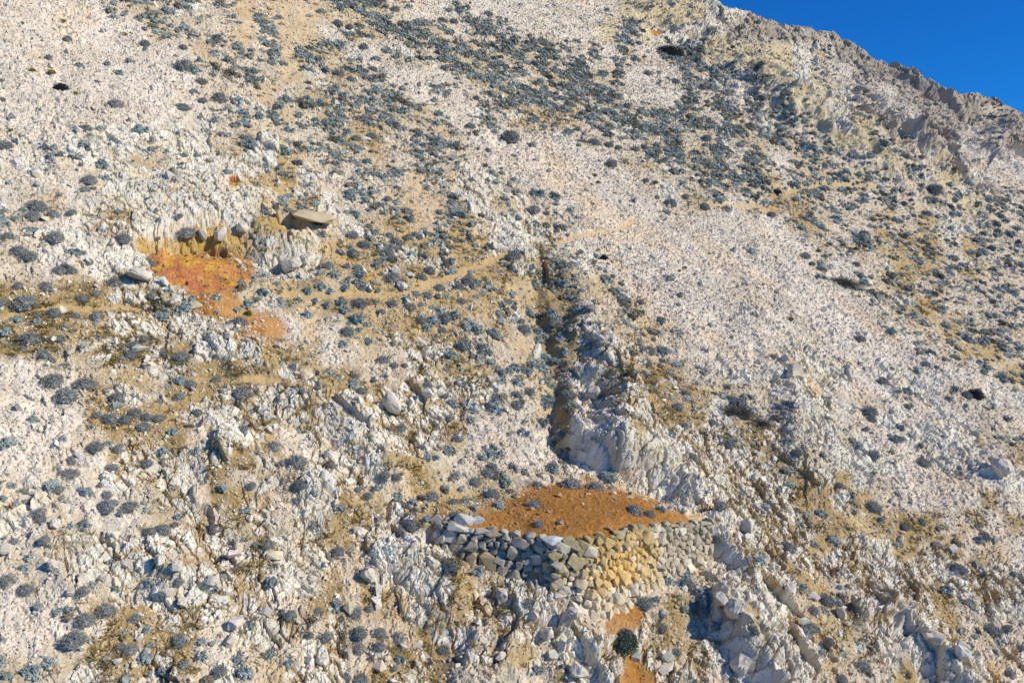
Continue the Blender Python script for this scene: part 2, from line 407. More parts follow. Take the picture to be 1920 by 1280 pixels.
# ---------------- fine relief
h_d = np.zeros(W.shape, np.float32)
pn = fbm(S / 2.7 + 3, T / 3.2, 91, 4)
expo = sstep(-.10, .16, pn * 1.0 + (rockw - .55) * 0.95)           # bare rock patches
expo = np.where(rockw < .05, 0, expo).astype(np.float32)
qs = S + .35 * fbm(S / 1.3, T / 1.3, 101, 3); qt = T + .35 * fbm(S / 1.3, T / 1.3, 105, 3)
ca, sa = math.cos(.30), math.sin(.30)
ra = (qs * ca + qt * sa); rb = (-qs * sa + qt * ca)
crack = np.zeros(W.shape, np.float32)
farw = sstep(75, 130, D0).astype(np.float32)
RIBS = np.maximum(np.clip(np.abs(H - LOWKEEP) / 1.3, 0, 1), farw).astype(np.float32)
tint = np.zeros(W.shape, np.float32)
for (L, an, amp, crk, seed) in ((5.2, 1.5, .6, .0, 400), (2.3, 1.3, .52, .05, 410), (1.05, 1.35, .27, .11, 420), (.5, 1.3, .17, .09, 430), (.25, 1.2, .10, .05, 440), (.12, 1.1, .055, .02, 450)):
    sc = np.maximum(expo, .0)
    wloc = .62 + .55 * RIBS
    if L > 4: wgt = expo * farw * 1.0
    elif L > 2: wgt = expo * (1 + .4 * farw) * wloc * .9
    elif L > .9: wgt = np.maximum(expo, .22 * rockw) * wloc
    elif L < .3: wgt = np.maximum(expo, .3 * screew)
    else: wgt = np.maximum(expo, .22 * rockw)
    m = wgt > .02
    f1, f2, bx, by, ci, cj = worley(ra[m] / L, rb[m] / (L * an), seed)
    r0 = hsh(ci, cj, seed + 2); r1 = hsh(ci, cj, seed + 3) * 2 - 1; r2 = hsh(ci, cj, seed + 4) * 2 - 1
    hh = amp * ((r0 - .5) * .9 - (r1 * bx * .8 + (r2 * .7 + .45) * by * .9))
    edge = f2 - f1
    hh -= crk * (1 - sstep(0, .16, edge))
    h_d[m] += (hh * wgt[m]).astype(np.float32)
    crack[m] = np.maximum(crack[m], (1 - sstep(.02, .20, edge)) * (L < 3) * (L > .3))
    tint[m] += ((r0 - .5) * (0.5 if L < 1.5 else .3)).astype(np.float32)
# scree: every cell a stone
scr = np.zeros(W.shape, np.float32)
for (L, amp, seed) in ((.50, .20, 500), (.27, .17, 510), (.15, .09, 520)):
    wgt = screew * (1 - expo * .8) * (1 - .75 * soilbare) * (.35 + .65 * sstep(-.5, .4, fbm(S / 2.5, T / 4.5, seed + 7, 2)))
    m = wgt > .03
    f1, f2, bx, by, ci, cj = worley(qs[m] / L, qt[m] / (L * 1.15), seed)
    r0 = hsh(ci, cj, seed + 2); r1 = hsh(ci, cj, seed + 3) * 2 - 1; r2 = hsh(ci, cj, seed + 4) * 2 - 1
    hh = amp * (r0 ** 1.6) * (1.15 - 1.1 * f1) - amp * .8 * (r1 * bx + (r2 + .3) * by) * (r0 > .35)
    h_d[m] += (hh * wgt[m]).astype(np.float32)
    tint[m] += ((r0 - .5) * .35 * wgt[m]).astype(np.float32)
# crumbly soil
h_d += (.035 * fbm(S / .25, T / .25, 121, 3) + .03 * RED * fbm(S / .5, T / .9, 127, 3) * 4).astype(np.float32)
h_d += (.05 * np.maximum(fbm(S / .16, T / .16, 131, 2), 0) * TERRP).astype(np.float32)
h_d = h_d * (1 - .8 * WALLZONE)
h_d -= .08 * PATH
h_d *= (1 - .15 * CREST)
HF = H + h_d
P = world(HF)
PX, PY, DZ = project(P)

# ---------------- colour of the ground itself
n1 = fbm(S / .9, T / 1.2, 141, 4)[..., None]; n2 = fbm(S / 6, T / 8, 147, 3)[..., None]
rockc = np.array([.71, .665, .57]) * np.ones(W.shape)[..., None]
rockc = rockc * (1 + .16 * n1 + .07 * n2) * (1 + .22 * tint[..., None])
warm = sstep(.15, .6, fbm(S / 1.6, T / 2.2, 151, 4))[..., None]
rockc = rockc * (1 - warm * .5) + rockc * np.array([1.0, .90, .74]) * warm * .5
greyp = sstep(.2, .6, fbm(S / 1.1, T / 1.9, 157, 4))[..., None]
rockc = rockc * (1 - greyp * .3) + rockc * np.array([.74, .77, .80]) * greyp * .3
pk = pink_shade[..., None]
rockc = rockc * (1 - pk) + rockc * np.array([.62, .555, .51]) * pk  # pinkish crag rock, with the shade of its faces darkened into the colour
yl = yel[..., None]
rockc = rockc * (1 - yl * .7) + rockc * np.array([.93, .85, .66]) * yl * .7
stn = (np.maximum(stain * .55 * sstep(-.3, .4, fbm(S / .9, T / 1.3, 161, 3)), YST * (.75 + .25 * sstep(-.2, .3, fbm(S / .5, T / .8, 163, 3)))))[..., None]
rockc = rockc * (1 - stn) + np.array([.53, .345, .10]) * (1 + .3 * n1) * stn
gy = GRY[..., None] * .75
rockc = rockc * (1 - gy) + np.array([.30, .31, .32]) * gy
gc = gcol * (1 + .18 * n1 + .10 * n2) * (1 + .22 * tint[..., None])
och = (sstep(.05, .5, fbm(S / 1.7, T / 2.4, 171, 4)) * (1 - np.clip(screew - .3, 0, 1)) * .5)[..., None]
gc = gc * (1 - och) + np.array([.42, .285, .115]) * och
tan_ = (sstep(.1, .55, fbm(S / 3.0, T / 7.0, 175, 4)) * np.clip(screew, 0, 1) * .55)[..., None]
gc = gc * (1 - tan_) + gc * np.array([1.0, .87, .68]) * tan_
e = (expo * (1 - crack * np.clip(grassw * 1.6 + .25, 0, .9)))[..., None]
col = gc * (1 - e) + rockc * e
# earth
on = fbm(S / .5, T / .5, 181, 4); on2 = fbm(S / 1.6, T / 1.6, 187, 3)
orange = np.array([.36, .165, .040]) * (1 + .28 * on[..., None] + .22 * on2[..., None])
peb = sstep(.35, .5, fbm(S / .09, T / .09, 191, 2))[..., None] * .5
orange = orange * (1 - peb) + np.array([.48, .30, .12]) * peb
m_ = (np.maximum(TERRP, LOWO * .85))[..., None]
col = col * (1 - m_) + orange * m_
rb1 = sstep(-.15, .25, fbm(S / .9, T / .5, 193, 3))[..., None]; rb2 = sstep(.1, .4, fbm(S / .6, T / .8, 197, 3))[..., None]
red = np.array([.55, .24, .075]) * (1 - rb1) + np.array([.60, .32, .055]) * rb1
red = red * (1 - rb2 * .7) + np.array([.42, .135, .065]) * rb2 * .7
m_ = (np.maximum(RED, MISC))[..., None]
col = col * (1 - m_) + red * (1 + .25 * n1) * m_
m_ = (STREAK * .85)[..., None]
col = col * (1 - m_) + np.array([.55, .285, .10]) * (1 + .2 * on[..., None]) * m_
m_ = (ORS * .5 * (1 - expo) * sstep(-.3, .3, fbm(S / .8, T / 1.0, 201, 3)))[..., None]
col = col * (1 - m_) + np.array([.46, .26, .055]) * m_
m_ = (PATH * .65)[..., None]
col = col * (1 - m_) + (np.array([.55, .39, .20]) * (1 + .15 * n1)) * m_
col = np.clip(col, .015, .82).astype(np.float32)
del rockc, gc, n2, orange, red

# ------------------------------------------------------------------ materials
def mat(name):
    m = bpy.data.materials.new(name); m.use_nodes = True
    nt = m.node_tree
    b = nt.nodes['Principled BSDF']; b.inputs['Roughness'].default_value = .95
    b.inputs['Specular IOR Level'].default_value = .15
    return m, nt, b
def noise_mul(nt, src, scale, lo, hi, detail=4):
    tc = nt.nodes.new('ShaderNodeTexCoord'); nz = nt.nodes.new('ShaderNodeTexNoise')
    nz.inputs['Scale'].default_value = scale; nz.inputs['Detail'].default_value = detail
    nt.links.new(tc.outputs['Object'], nz.inputs['Vector'])
    mr = nt.nodes.new('ShaderNodeMapRange'); mr.inputs['From Min'].default_value = .3; mr.inputs['From Max'].default_value = .7
    mr.inputs['To Min'].default_value = lo; mr.inputs['To Max'].default_value = hi
    nt.links.new(nz.outputs['Fac'], mr.inputs['Value'])
    mx = nt.nodes.new('ShaderNodeVectorMath'); mx.operation = 'SCALE'
    nt.links.new(src, mx.inputs[0]); nt.links.new(mr.outputs['Result'], mx.inputs['Scale'])
    return mx.outputs['Vector']
def col_mat(name, scale=9, lo=.86, hi=1.12):
    m, nt, b = mat(name)
    at = nt.nodes.new('ShaderNodeAttribute'); at.attribute_name = 'Col'
    nt.links.new(noise_mul(nt, at.outputs['Color'], scale, lo, hi), b.inputs['Base Color'])
    return m
def obj_mat(name, ca, cb, scale=6, lo=.8, hi=1.2):
    """colour drawn per object between two tones, broken up by noise"""
    m, nt, b = mat(name)
    oi = nt.nodes.new('ShaderNodeObjectInfo'); mx = nt.nodes.new('ShaderNodeMix'); mx.data_type = 'RGBA'
    mx.inputs['A'].default_value = (*ca, 1); mx.inputs['B'].default_value = (*cb, 1)
    nt.links.new(oi.outputs['Random'], mx.inputs['Factor'])
    nt.links.new(noise_mul(nt, mx.outputs['Result'], scale, lo, hi), b.inputs['Base Color'])
    return m
M_GROUND = col_mat('limestone_ground', 11, .84, 1.14)
M_STONE = col_mat('loose_limestone', 7, .85, 1.12)
M_WALL = col_mat('wall_stone', 6, .8, 1.15)
M_SCRUB = col_mat('scrub_foliage', 5, .8, 1.2)
M_GRASS = col_mat('dry_grass_blades', 5, .8, 1.2)
M_GREY = obj_mat('grey_shrub_foliage', (.27, .28, .265), (.33, .33, .315), 5, .75, 1.25)
M_SAGE = obj_mat('sage_foliage', (.33, .385, .365), (.44, .485, .46), 4, .75, 1.2)
M_DARK = obj_mat('dark_shrub_foliage', (.050, .047, .055), (.065, .058, .062), 5)
M_MOSS = obj_mat('cushion_foliage', (.245, .195, .035), (.275, .235, .05), 6)
M_GREEN = obj_mat('green_bush_foliage', (.17, .215, .165), (.18, .225, .17), 5)
M_JUN = obj_mat('bright_green_foliage', (.10, .15, .012), (.11, .16, .02), 5)
M_TWIG = obj_mat('bare_twigs', (.15, .13, .115), (.17, .15, .13), 5)
M_BARK = obj_mat('grey_bark', (.30, .27, .235), (.34, .31, .27), 5)
M_BOULD = obj_mat('boulder_limestone', (.68, .62, .53), (.60, .53, .43), 3.0, .78, 1.14)
M_PAINT_R, nt_, b_ = mat('red_paint'); b_.inputs['Base Color'].default_value = (.62, .03, .035, 1)
M_PAINT_B, nt_, b_ = mat('blue_paint'); b_.inputs['Base Color'].default_value = (.10, .27, .62, 1)

# ------------------------------------------------------------------ mesh helpers
def mesh_from(name, verts, faces, m, colors=None, smooth=False):
    me = bpy.data.meshes.new(name)
    nv, nf, k = len(verts), len(faces), faces.shape[1]
    me.vertices.add(nv); me.vertices.foreach_set('co', np.ascontiguousarray(verts, np.float32).ravel())
    me.loops.add(nf * k); me.loops.foreach_set('vertex_index', np.ascontiguousarray(faces, np.int32).ravel())
    me.polygons.add(nf); me.polygons.foreach_set('loop_start', np.arange(0, nf * k, k, dtype=np.int32))
    me.polygons.foreach_set('loop_total', np.full(nf, k, np.int32))
    me.polygons.foreach_set('use_smooth', np.full(nf, bool(smooth)))
    if colors is not None:
        a = me.color_attributes.new('Col', 'FLOAT_COLOR', 'POINT')
        a.data.foreach_set('color', np.concatenate([colors, np.ones((nv, 1))], 1).astype(np.float32).ravel())
    me.materials.append(m)
    me.update(calc_edges=True)
    return me
def link(name, me, parent=None, loc=None):
    o = bpy.data.objects.new(name, me); COL.objects.link(o)
    if parent is not None: o.parent = parent
    if loc is not None: o.location = loc
    return o
def tag(o, label, cat=None, group=None, kind=None):
    o['label'] = label
    if cat: o['category'] = cat
    if group: o['group'] = group
    if kind: o['kind'] = kind
    return o

# ------------------------------------------------------------------ ground objects, cut out of the one grid
zone = np.zeros(W.shape, np.int8)
zone[TERRP > .5] = 1; zone[(RED > .5)] = 2; zone[(STREAK > .5)] = 1; zone[PATH > .5] = 3
def zpoly(poly, z):
    zone[(inpoly(poly, 10, 211) > .5) & (expo > .0)] = z
cliff = inpoly([(235, 470), (250, 380), (330, 330), (430, 350), (490, 390), (540, 445), (615, 455), (620, 510), (560, 520), (500, 525), (470, 505), (440, 497), (380, 486), (280, 480)], 10, 211)
zone[(cliff > .5) & (zone == 0)] = 4
crag = inpoly([(1530, 60), (1640, 95), (1770, 165), (1930, 205), (1960, 300), (1870, 290), (1810, 350), (1700, 260), (1590, 160)], 14, 211)
zone[(crag > .5) & (zone == 0)] = 5
scree_z = (screew > .72) & (rockw < .35) & (shrubw < .2) & (zone == 0)
zone[scree_z] = 6
ids = np.arange(NR * NC, dtype=np.int32).reshape(NR, NC)
quads = np.stack([ids[:-1, :-1], ids[:-1, 1:], ids[1:, 1:], ids[1:, :-1]], -1).reshape(-1, 4)
zf = zone[:-1, :-1].ravel()
Pf = P.reshape(-1, 3); Cf = col.reshape(-1, 3)
for z, nm, lab in ((0, 'hillside', 'steep limestone mountainside of broken rock, ochre soil and scrub'), (1, 'bare_earth', 'bare orange earth on the terrace behind the dry stone wall and below the bank'),
                   (2, 'earth_bank', 'red and orange earth bank at the foot of the quarried cliff'), (3, 'path', 'narrow tan footpath worn across the slope'),
                   (4, 'cliff', 'yellow stained white cliff with a small cave above the red bank'), (5, 'crag', 'pinkish grey crags under the skyline crest'), (6, 'scree', 'pale scree of small broken limestone')):
    fq = quads[zf == z]
    if not len(fq): continue
    used, inv = np.unique(fq, return_inverse=True)
    o_ = link(nm, mesh_from(nm, Pf[used], inv.reshape(-1, 4), M_GROUND, Cf[used]))
    tag(o_, lab, nm.replace('_', ' '), None, 'structure')
del quads, zf

# ------------------------------------------------------------------ looking things up on the finished ground
ZW, ZH = 960, 640
fx = (PX.ravel() / 2).astype(np.int32); fy = (PY.ravel() / 2).astype(np.int32); fd = DZ.ravel()
ok = (fx >= 0) & (fx < ZW) & (fy >= 0) & (fy < ZH) & (fd > 1)
idx = np.nonzero(ok)[0]
idx = idx[np.argsort(-fd[idx], kind='stable')]
ZB = np.full((ZH, ZW), -1, np.int64); ZB[fy[idx], fx[idx]] = idx
def at(px, py):
    x = int(min(max(px / 2, 0), ZW - 1)); y = int(min(max(py / 2, 0), ZH - 1))
    for r in range(0, 9):
        sub = ZB[max(0, y - r):y + r + 1, max(0, x - r):x + r + 1]
        g = sub[sub >= 0]
        if len(g): return int(g[np.argmin(fd[g])]) if r else int(g[0])
    return int(idx[-1])
zdep = np.where(ZB >= 0, fd[np.maximum(ZB, 0)], 1e9)
def visible(i, slack=.8):
    x, y = fx[i], fy[i]
    if not (0 <= x < ZW and 0 <= y < ZH): return False
    z = zdep[max(0, y - 1):y + 2, max(0, x - 1):x + 2]
    return fd[i] < np.median(z) + slack
Hs = H.astype(np.float32)
# area of ground per grid vertex
dS = np.abs(np.gradient(S, axis=1)); dT = np.abs(np.gradient(T, axis=0))
AREA = (dS * dT).astype(np.float64)
INF = ((PX > -160) & (PX < 2080) & (PY > -160) & (PY < 1440) & (ex < 4))
def scatter(dens, n_max):
    """vertex indices drawn so that there are dens things per square metre"""
    pr = (dens * AREA * INF).ravel()
    tot = pr.sum()
    n = int(min(n_max, tot))
    c = np.cumsum(pr)
    return np.searchsorted(c, RNG.random(n) * tot).clip(0, len(pr) - 1), n / max(tot, 1e-9)

# ------------------------------------------------------------------ plant meshes (unit width)
def rand_dirs(n, rg, zmin=-.05):
    z = rg.uniform(zmin, 1, n); a = rg.uniform(0, 2 * np.pi, n); r = np.sqrt(np.maximum(1 - z * z, 0))
    return np.stack([r * np.cos(a), r * np.sin(a), z], 1)
def dome(rg, r, hgt, n=12, m=4, jag=.12):
    vs = [(0, 0, hgt * r)]; 
    for j in range(1, m + 1):
        ph = j / m * math.pi / 2
        for i in range(n):
            a = 2 * math.pi * (i + .5 * j) / n; k_ = r * (1 + rg.uniform(-jag, jag))
            vs.append((k_ * math.sin(ph) * math.cos(a), k_ * math.sin(ph) * math.sin(a), k_ * hgt * math.cos(ph) - (.12 if j == m else 0)))
    f = [(0, 1 + i, 1 + (i + 1) % n) for i in range(n)]
    for j in range(1, m):
        for i in range(n):
            a = 1 + (j - 1) * n + i; b = 1 + (j - 1) * n + (i + 1) % n; c = a + n; d = b + n
            f += [(a, c, d), (a, d, b)]
    return np.array(vs), np.array(f)
def leaves(P_, N_, ln, wd, rg):
    """small pointed faces at P_ growing along N_"""
    n = len(P_)
    t = np.cross(N_, rg.normal(size=(n, 3))); t /= np.linalg.norm(t, axis=1, keepdims=True) + 1e-9
    ln = ln * rg.uniform(.6, 1.3, (n, 1)); wd = wd * rg.uniform(.7, 1.3, (n, 1))
    b = P_; v = np.stack([b - t * wd * .5, b + t * wd * .5, b + N_ * ln], 1)
    return v.reshape(-1, 3), np.arange(3 * n).reshape(-1, 3)
def join(parts):
    v, f, o_ = [], [], 0
    for a, b in parts:
        v.append(a); f.append(b + o_); o_ += len(a)
    return np.concatenate(v), np.concatenate(f)
def lump(rg, d):
    """radius of an uneven crown in direction d"""
    c = rand_dirs(6, rg, 0); a = rg.uniform(-.22, .22, 6)
    r = np.ones(len(d))
    for ci_, ai in zip(c, a): r += ai * np.exp(-((d - ci_) ** 2).sum(1) / .35)
    return r
def grey_shrub(seed, nt=430, nl=800):
    rg = np.random.default_rng(seed)
    sx = rg.uniform(.85, 1.12); sy = rg.uniform(.8, 1.05); sz = rg.uniform(.72, .98)
    d = rand_dirs(nt, rg); st_ = rg.bit_generator.state
    lr = np.random.default_rng(seed + 99)
    r = .5 * lump(np.random.default_rng(seed + 99), d) * rg.uniform(.80, 1.08, nt)
    p0 = d * .18; tip = d * r[:, None] + rg.normal(size=(nt, 3)) * .02
    t = np.cross(d, rg.normal(size=(nt, 3))); t /= np.linalg.norm(t, axis=1, keepdims=True)
    v1 = np.stack([p0 - t * .012, p0 + t * .012, tip], 1).reshape(-1, 3); f1 = np.arange(3 * nt).reshape(-1, 3)
    d2 = rand_dirs(nl, rg); r2 = .5 * lump(np.random.default_rng(seed + 99), d2) * rg.uniform(.66, 1.0, nl)
    n2_ = d2 + rg.normal(size=(nl, 3)) * .55; n2_ /= np.linalg.norm(n2_, axis=1, keepdims=True)
    v2, f2 = leaves(d2 * r2[:, None], n2_, .085, .04, rg)
    v3, f3 = dome(rg, .36, 1.0, 12, 4, .15)
    v, f = join([(v1, f1), (v2, f2), (v3, f3)])
    return v * np.array([sx, sy, sz]), f
def sage_shrub(seed, nc=17, per=34):
    rg = np.random.default_rng(seed)
    parts = []
    sz = rg.uniform(.75, .95)
    for k in range(nc):
        d = rand_dirs(1, rg, .0)[0]
        c = d * rg.uniform(.20, .40); cr = rg.uniform(.09, .165)
        dd = rand_dirs(per, rg, -.3); 
        n_ = dd + rg.normal(size=(per, 3)) * .3; n_ /= np.linalg.norm(n_, axis=1, keepdims=True)
        parts.append(leaves(c + dd * cr * .45, n_, cr * .85, cr * .5, rg))
        v, f = dome(rg, cr * .8, .9, 6, 3, .2); parts.append((v + c - np.array([0, 0, cr * .2]), f))
        parts.append((np.array([[0, 0, 0], [.02, 0, 0], c]), np.array([[0, 1, 2]])))
    v3, f3 = dome(rg, .24, .9, 9, 3, .2); parts.append((v3, f3))
    v, f = join(parts)
    return v * np.array([1, rg.uniform(.8, 1), sz]), f
def small_shrub(seed):
    rg = np.random.default_rng(seed)
    n = 46
    d = rand_dirs(n, rg); r = .5 * lump(np.random.default_rng(seed + 9), d) * rg.uniform(.6, .95, n)
    n_ = d + rg.normal(size=(n, 3)) * .5; n_ /= np.linalg.norm(n_, axis=1, keepdims=True)
    a = leaves(d * r[:, None], n_, .2, .12, rg)
    b = dome(rg, .40, 1.0, 8, 3, .25)
    v, f = join([a, b])
    return v * np.array([1.05, .9, rg.uniform(.65, .9)]), f
def bare_shrub(seed, n=420):
    rg = np.random.default_rng(seed)
    tri = []
    for k in range(n):
        d = rand_dirs(1, rg, .05)[0]; p = d * rg.uniform(0, .25) ; w_ = .010
        for sgm in range(3):
            q_ = p + d * .12 * rg.uniform(.7, 1.3); t = np.cross(d, rg.normal(size=3)); t /= np.linalg.norm(t)
            tri += [p - t * w_, p + t * w_, q_]
            d = d + rg.normal(size=3) * .45; d /= np.linalg.norm(d); p = q_; w_ *= .8
    return np.array(tri) * np.array([1, 1, .75]), np.arange(len(tri)).reshape(-1, 3)

# ------------------------------------------------------------------ stone meshes
import bmesh
def hull(seed, n=11, flat=.75, box=.5):
    rg = random.Random(seed)
    bm = bmesh.new()
    for k in range(n):
        v = Vector((rg.gauss(0, 1), rg.gauss(0, 1), rg.gauss(0, 1))).normalized()
        m_ = max(abs(v.x), abs(v.y), abs(v.z))
        v = v * ((1 - box) + box / m_) * rg.uniform(.82, 1.0)
        bm.verts.new(v * .5)
    bmesh.ops.convex_hull(bm, input=bm.verts)
    loose = [v for v in bm.verts if not v.link_faces]
    bmesh.ops.delete(bm, geom=loose, context='VERTS')
    bmesh.ops.triangulate(bm, faces=bm.faces)
    bm.verts.ensure_lookup_table()
    for i, v in enumerate(bm.verts): v.index = i
    vs = np.array([v.co[:] for v in bm.verts]) * np.array([1, 1, flat]); fs = np.array([[v.index for v in f.verts] for f in bm.faces])
    bm.free()
    return vs, fs
STONES = [hull(900 + k, 9 + k % 4, .62 + .05 * (k % 5), .3 + .1 * (k % 4)) for k in range(14)]
def boulder_mesh(seed, n=20, flat=.75, rough=.05, cuts=2, box=.45):
    v, f = hull(seed, n, flat, box)
    bm = bmesh.new(); bv = [bm.verts.new(p) for p in v]
    for t in f: bm.faces.new([bv[i] for i in t])
    bmesh.ops.dissolve_limit(bm, angle_limit=R(14), verts=bm.verts, edges=bm.edges)
    bmesh.ops.bevel(bm, geom=list(bm.edges), offset=.025, segments=1, affect='EDGES', clamp_overlap=True)
    bmesh.ops.triangulate(bm, faces=bm.faces)
    bmesh.ops.subdivide_edges(bm, edges=bm.edges, cuts=cuts, use_grid_fill=True)
    bmesh.ops.triangulate(bm, faces=bm.faces)
    co = np.array([p.co[:] for p in bm.verts])
    nx = fbm(co[:, 0] * 5 + seed, co[:, 1] * 5 + co[:, 2] * 3.1, seed, 4) + .6 * fbm(co[:, 1] * 11 + seed, co[:, 2] * 11 + co[:, 0] * 4, seed + 3, 3)
    for p, d in zip(bm.verts, nx):
        p.co += p.co.normalized() * float(d) * rough
    bm.verts.ensure_lookup_table()
    for i, p in enumerate(bm.verts): p.index = i
    vs = np.array([p.co[:] for p in bm.verts]); fs = np.array([[p.index for p in f_.verts] for f_ in bm.faces])
    bm.free()
    return vs, fs

def rand_rot(n, rg):
    qn = rg.normal(size=(n, 4)); qn /= np.linalg.norm(qn, axis=1, keepdims=True)
    w, x, y, z = qn.T
    return np.stack([np.stack([1 - 2 * (y * y + z * z), 2 * (x * y - z * w), 2 * (x * z + y * w)], -1),
                     np.stack([2 * (x * y + z * w), 1 - 2 * (x * x + z * z), 2 * (y * z - x * w)], -1),
                     np.stack([2 * (x * z - y * w), 2 * (y * z + x * w), 1 - 2 * (x * x + y * y)], -1)], 1)
UPM = NRM * .45 + np.array([0, 0, 1.0]) * .55; UPM /= np.linalg.norm(UPM)
def up_rot(n, rg):
    a = rg.uniform(0, 2 * np.pi, n)
    z = UPM; x = np.cross(np.array([0, 1.0, 0]), z); x /= np.linalg.norm(x); y = np.cross(z, x)
    ca_, sa_ = np.cos(a)[:, None], np.sin(a)[:, None]
    ex_ = x * ca_ + y * sa_; ey_ = -x * sa_ + y * ca_
    return np.stack([ex_, ey_, np.broadcast_to(z, ex_.shape)], -1)     # columns
def stamp(templates, pos, rot, scl, cols, rg, jit=.06):
    """one mesh holding many copies of small templates"""
    Vs, Fs, Cs, o_ = [], [], [], 0
    which = rg.integers(0, len(templates), len(pos))
    for k, (tv, tf) in enumerate(templates):
        s_ = np.nonzero(which == k)[0]
        if not len(s_): continue
        v = np.einsum('nij,nkj->nki', rot[s_], tv[None] * scl[s_][:, None, :]) + pos[s_][:, None, :]
        Vs.append(v.reshape(-1, 3))
        Fs.append((tf[None] + (np.arange(len(s_)) * len(tv))[:, None, None]).reshape(-1, 3) + o_)
        c = cols[s_][:, None, :] * (1 + jit * rg.normal(size=(len(s_), len(tv), 1)))
        Cs.append(c.reshape(-1, 3)); o_ += len(s_) * len(tv)
    return np.concatenate(Vs), np.concatenate(Fs), np.clip(np.concatenate(Cs), .01, .85)

# ------------------------------------------------------------------ landmarks used to say where a thing stands
LMK = [(370, 515, 'red earth bank'), (400, 458, 'small dark cave'), (733, 749, 'egg-shaped boulder'), (1040, 1030, 'dry stone wall corner'), (1110, 950, 'orange earth terrace'),
       (1066, 790, 'shadowed gully'), (438, 335, 'orange stained hollow'), (590, 400, 'flat overhanging slab'), (1580, 520, 'long bare-twigged shrub'), (115, 158, 'black shrub on scree'),
       (1133, 480, 'square black shrub'), (1172, 1187, 'dark green bush'), (465, 583, 'bright green bush'), (790, 1050, 'white dome outcrop'), (1370, 1150, 'blocky cracked outcrop'),
       (1870, 870, 'pale slab at right edge'), (70, 1180, 'lower left scree fan'), (745, 400, 'sandy tan hollow'), (1470, 395, 'orange soil streak'), (1255, 92, 'long brown shrub'),
       (1400, 765, 'bare shrub with pale branch'), (1545, 180, 'pale spur crag'), (1905, 230, 'skyline crag at right'), (558, 60, 'tan scree patch'), (125, 731, 'three grouped grey shrubs'),
       (60, 1250, 'bottom left sage clump'), (540, 1232, 'sage clump at bottom'), (960, 250, 'lone shrub on upper scree'), (1825, 732, 'black-hearted shrub'), (270, 780, 'cluster of four grey shrubs'),
       (925, 452, 'upright white block'), (1700, 1100, 'lower right grassy rubble'), (1480, 600, 'yellow cushion on scree')]
DIRS = ['right', 'upper right', 'top', 'upper left', 'left', 'lower left', 'bottom', 'lower right']
ORD = ['first', 'second', 'third', 'fourth', 'fifth', 'sixth', 'seventh', 'eighth', 'ninth', 'tenth', 'eleventh', 'twelfth', 'thirteenth', 'fourteenth', 'fifteenth', 'sixteenth', 'seventeenth', 'eighteenth', 'nineteenth', 'twentieth']
def relate(items):
    """items: [(px, py, prefix)] -> a phrase for each, counting outward from the nearest landmark"""
    buck = {}
    for n, (x, y, pre) in enumerate(items):
        ds = [(math.hypot(x - a, y - b), k) for k, (a, b, _) in enumerate(LMK)]
        ds.sort()
        d, k = ds[0] if ds[0][0] > 14 else ds[1]
        ang = math.degrees(math.atan2(-(y - LMK[k][1]), x - LMK[k][0])) % 360
        buck.setdefault((k, int((ang + 22.5) // 45) % 8, pre), []).append((d, n))
    out = [None] * len(items)
    for (k, dr, pre), l in buck.items():
        l.sort()
        for r_, (d, n) in enumerate(l):
            o_ = ORD[r_] if r_ < len(ORD) else 'farthest'
            way = {'top': 'straight above', 'bottom': 'straight below', 'left': 'directly left of', 'right': 'directly right of'}.get(DIRS[dr], 'to the %s of' % DIRS[dr])
            out[n] = '%s, %s %s the %s' % (pre, ('nearest' if r_ == 0 else o_), way, LMK[k][2])
    return out

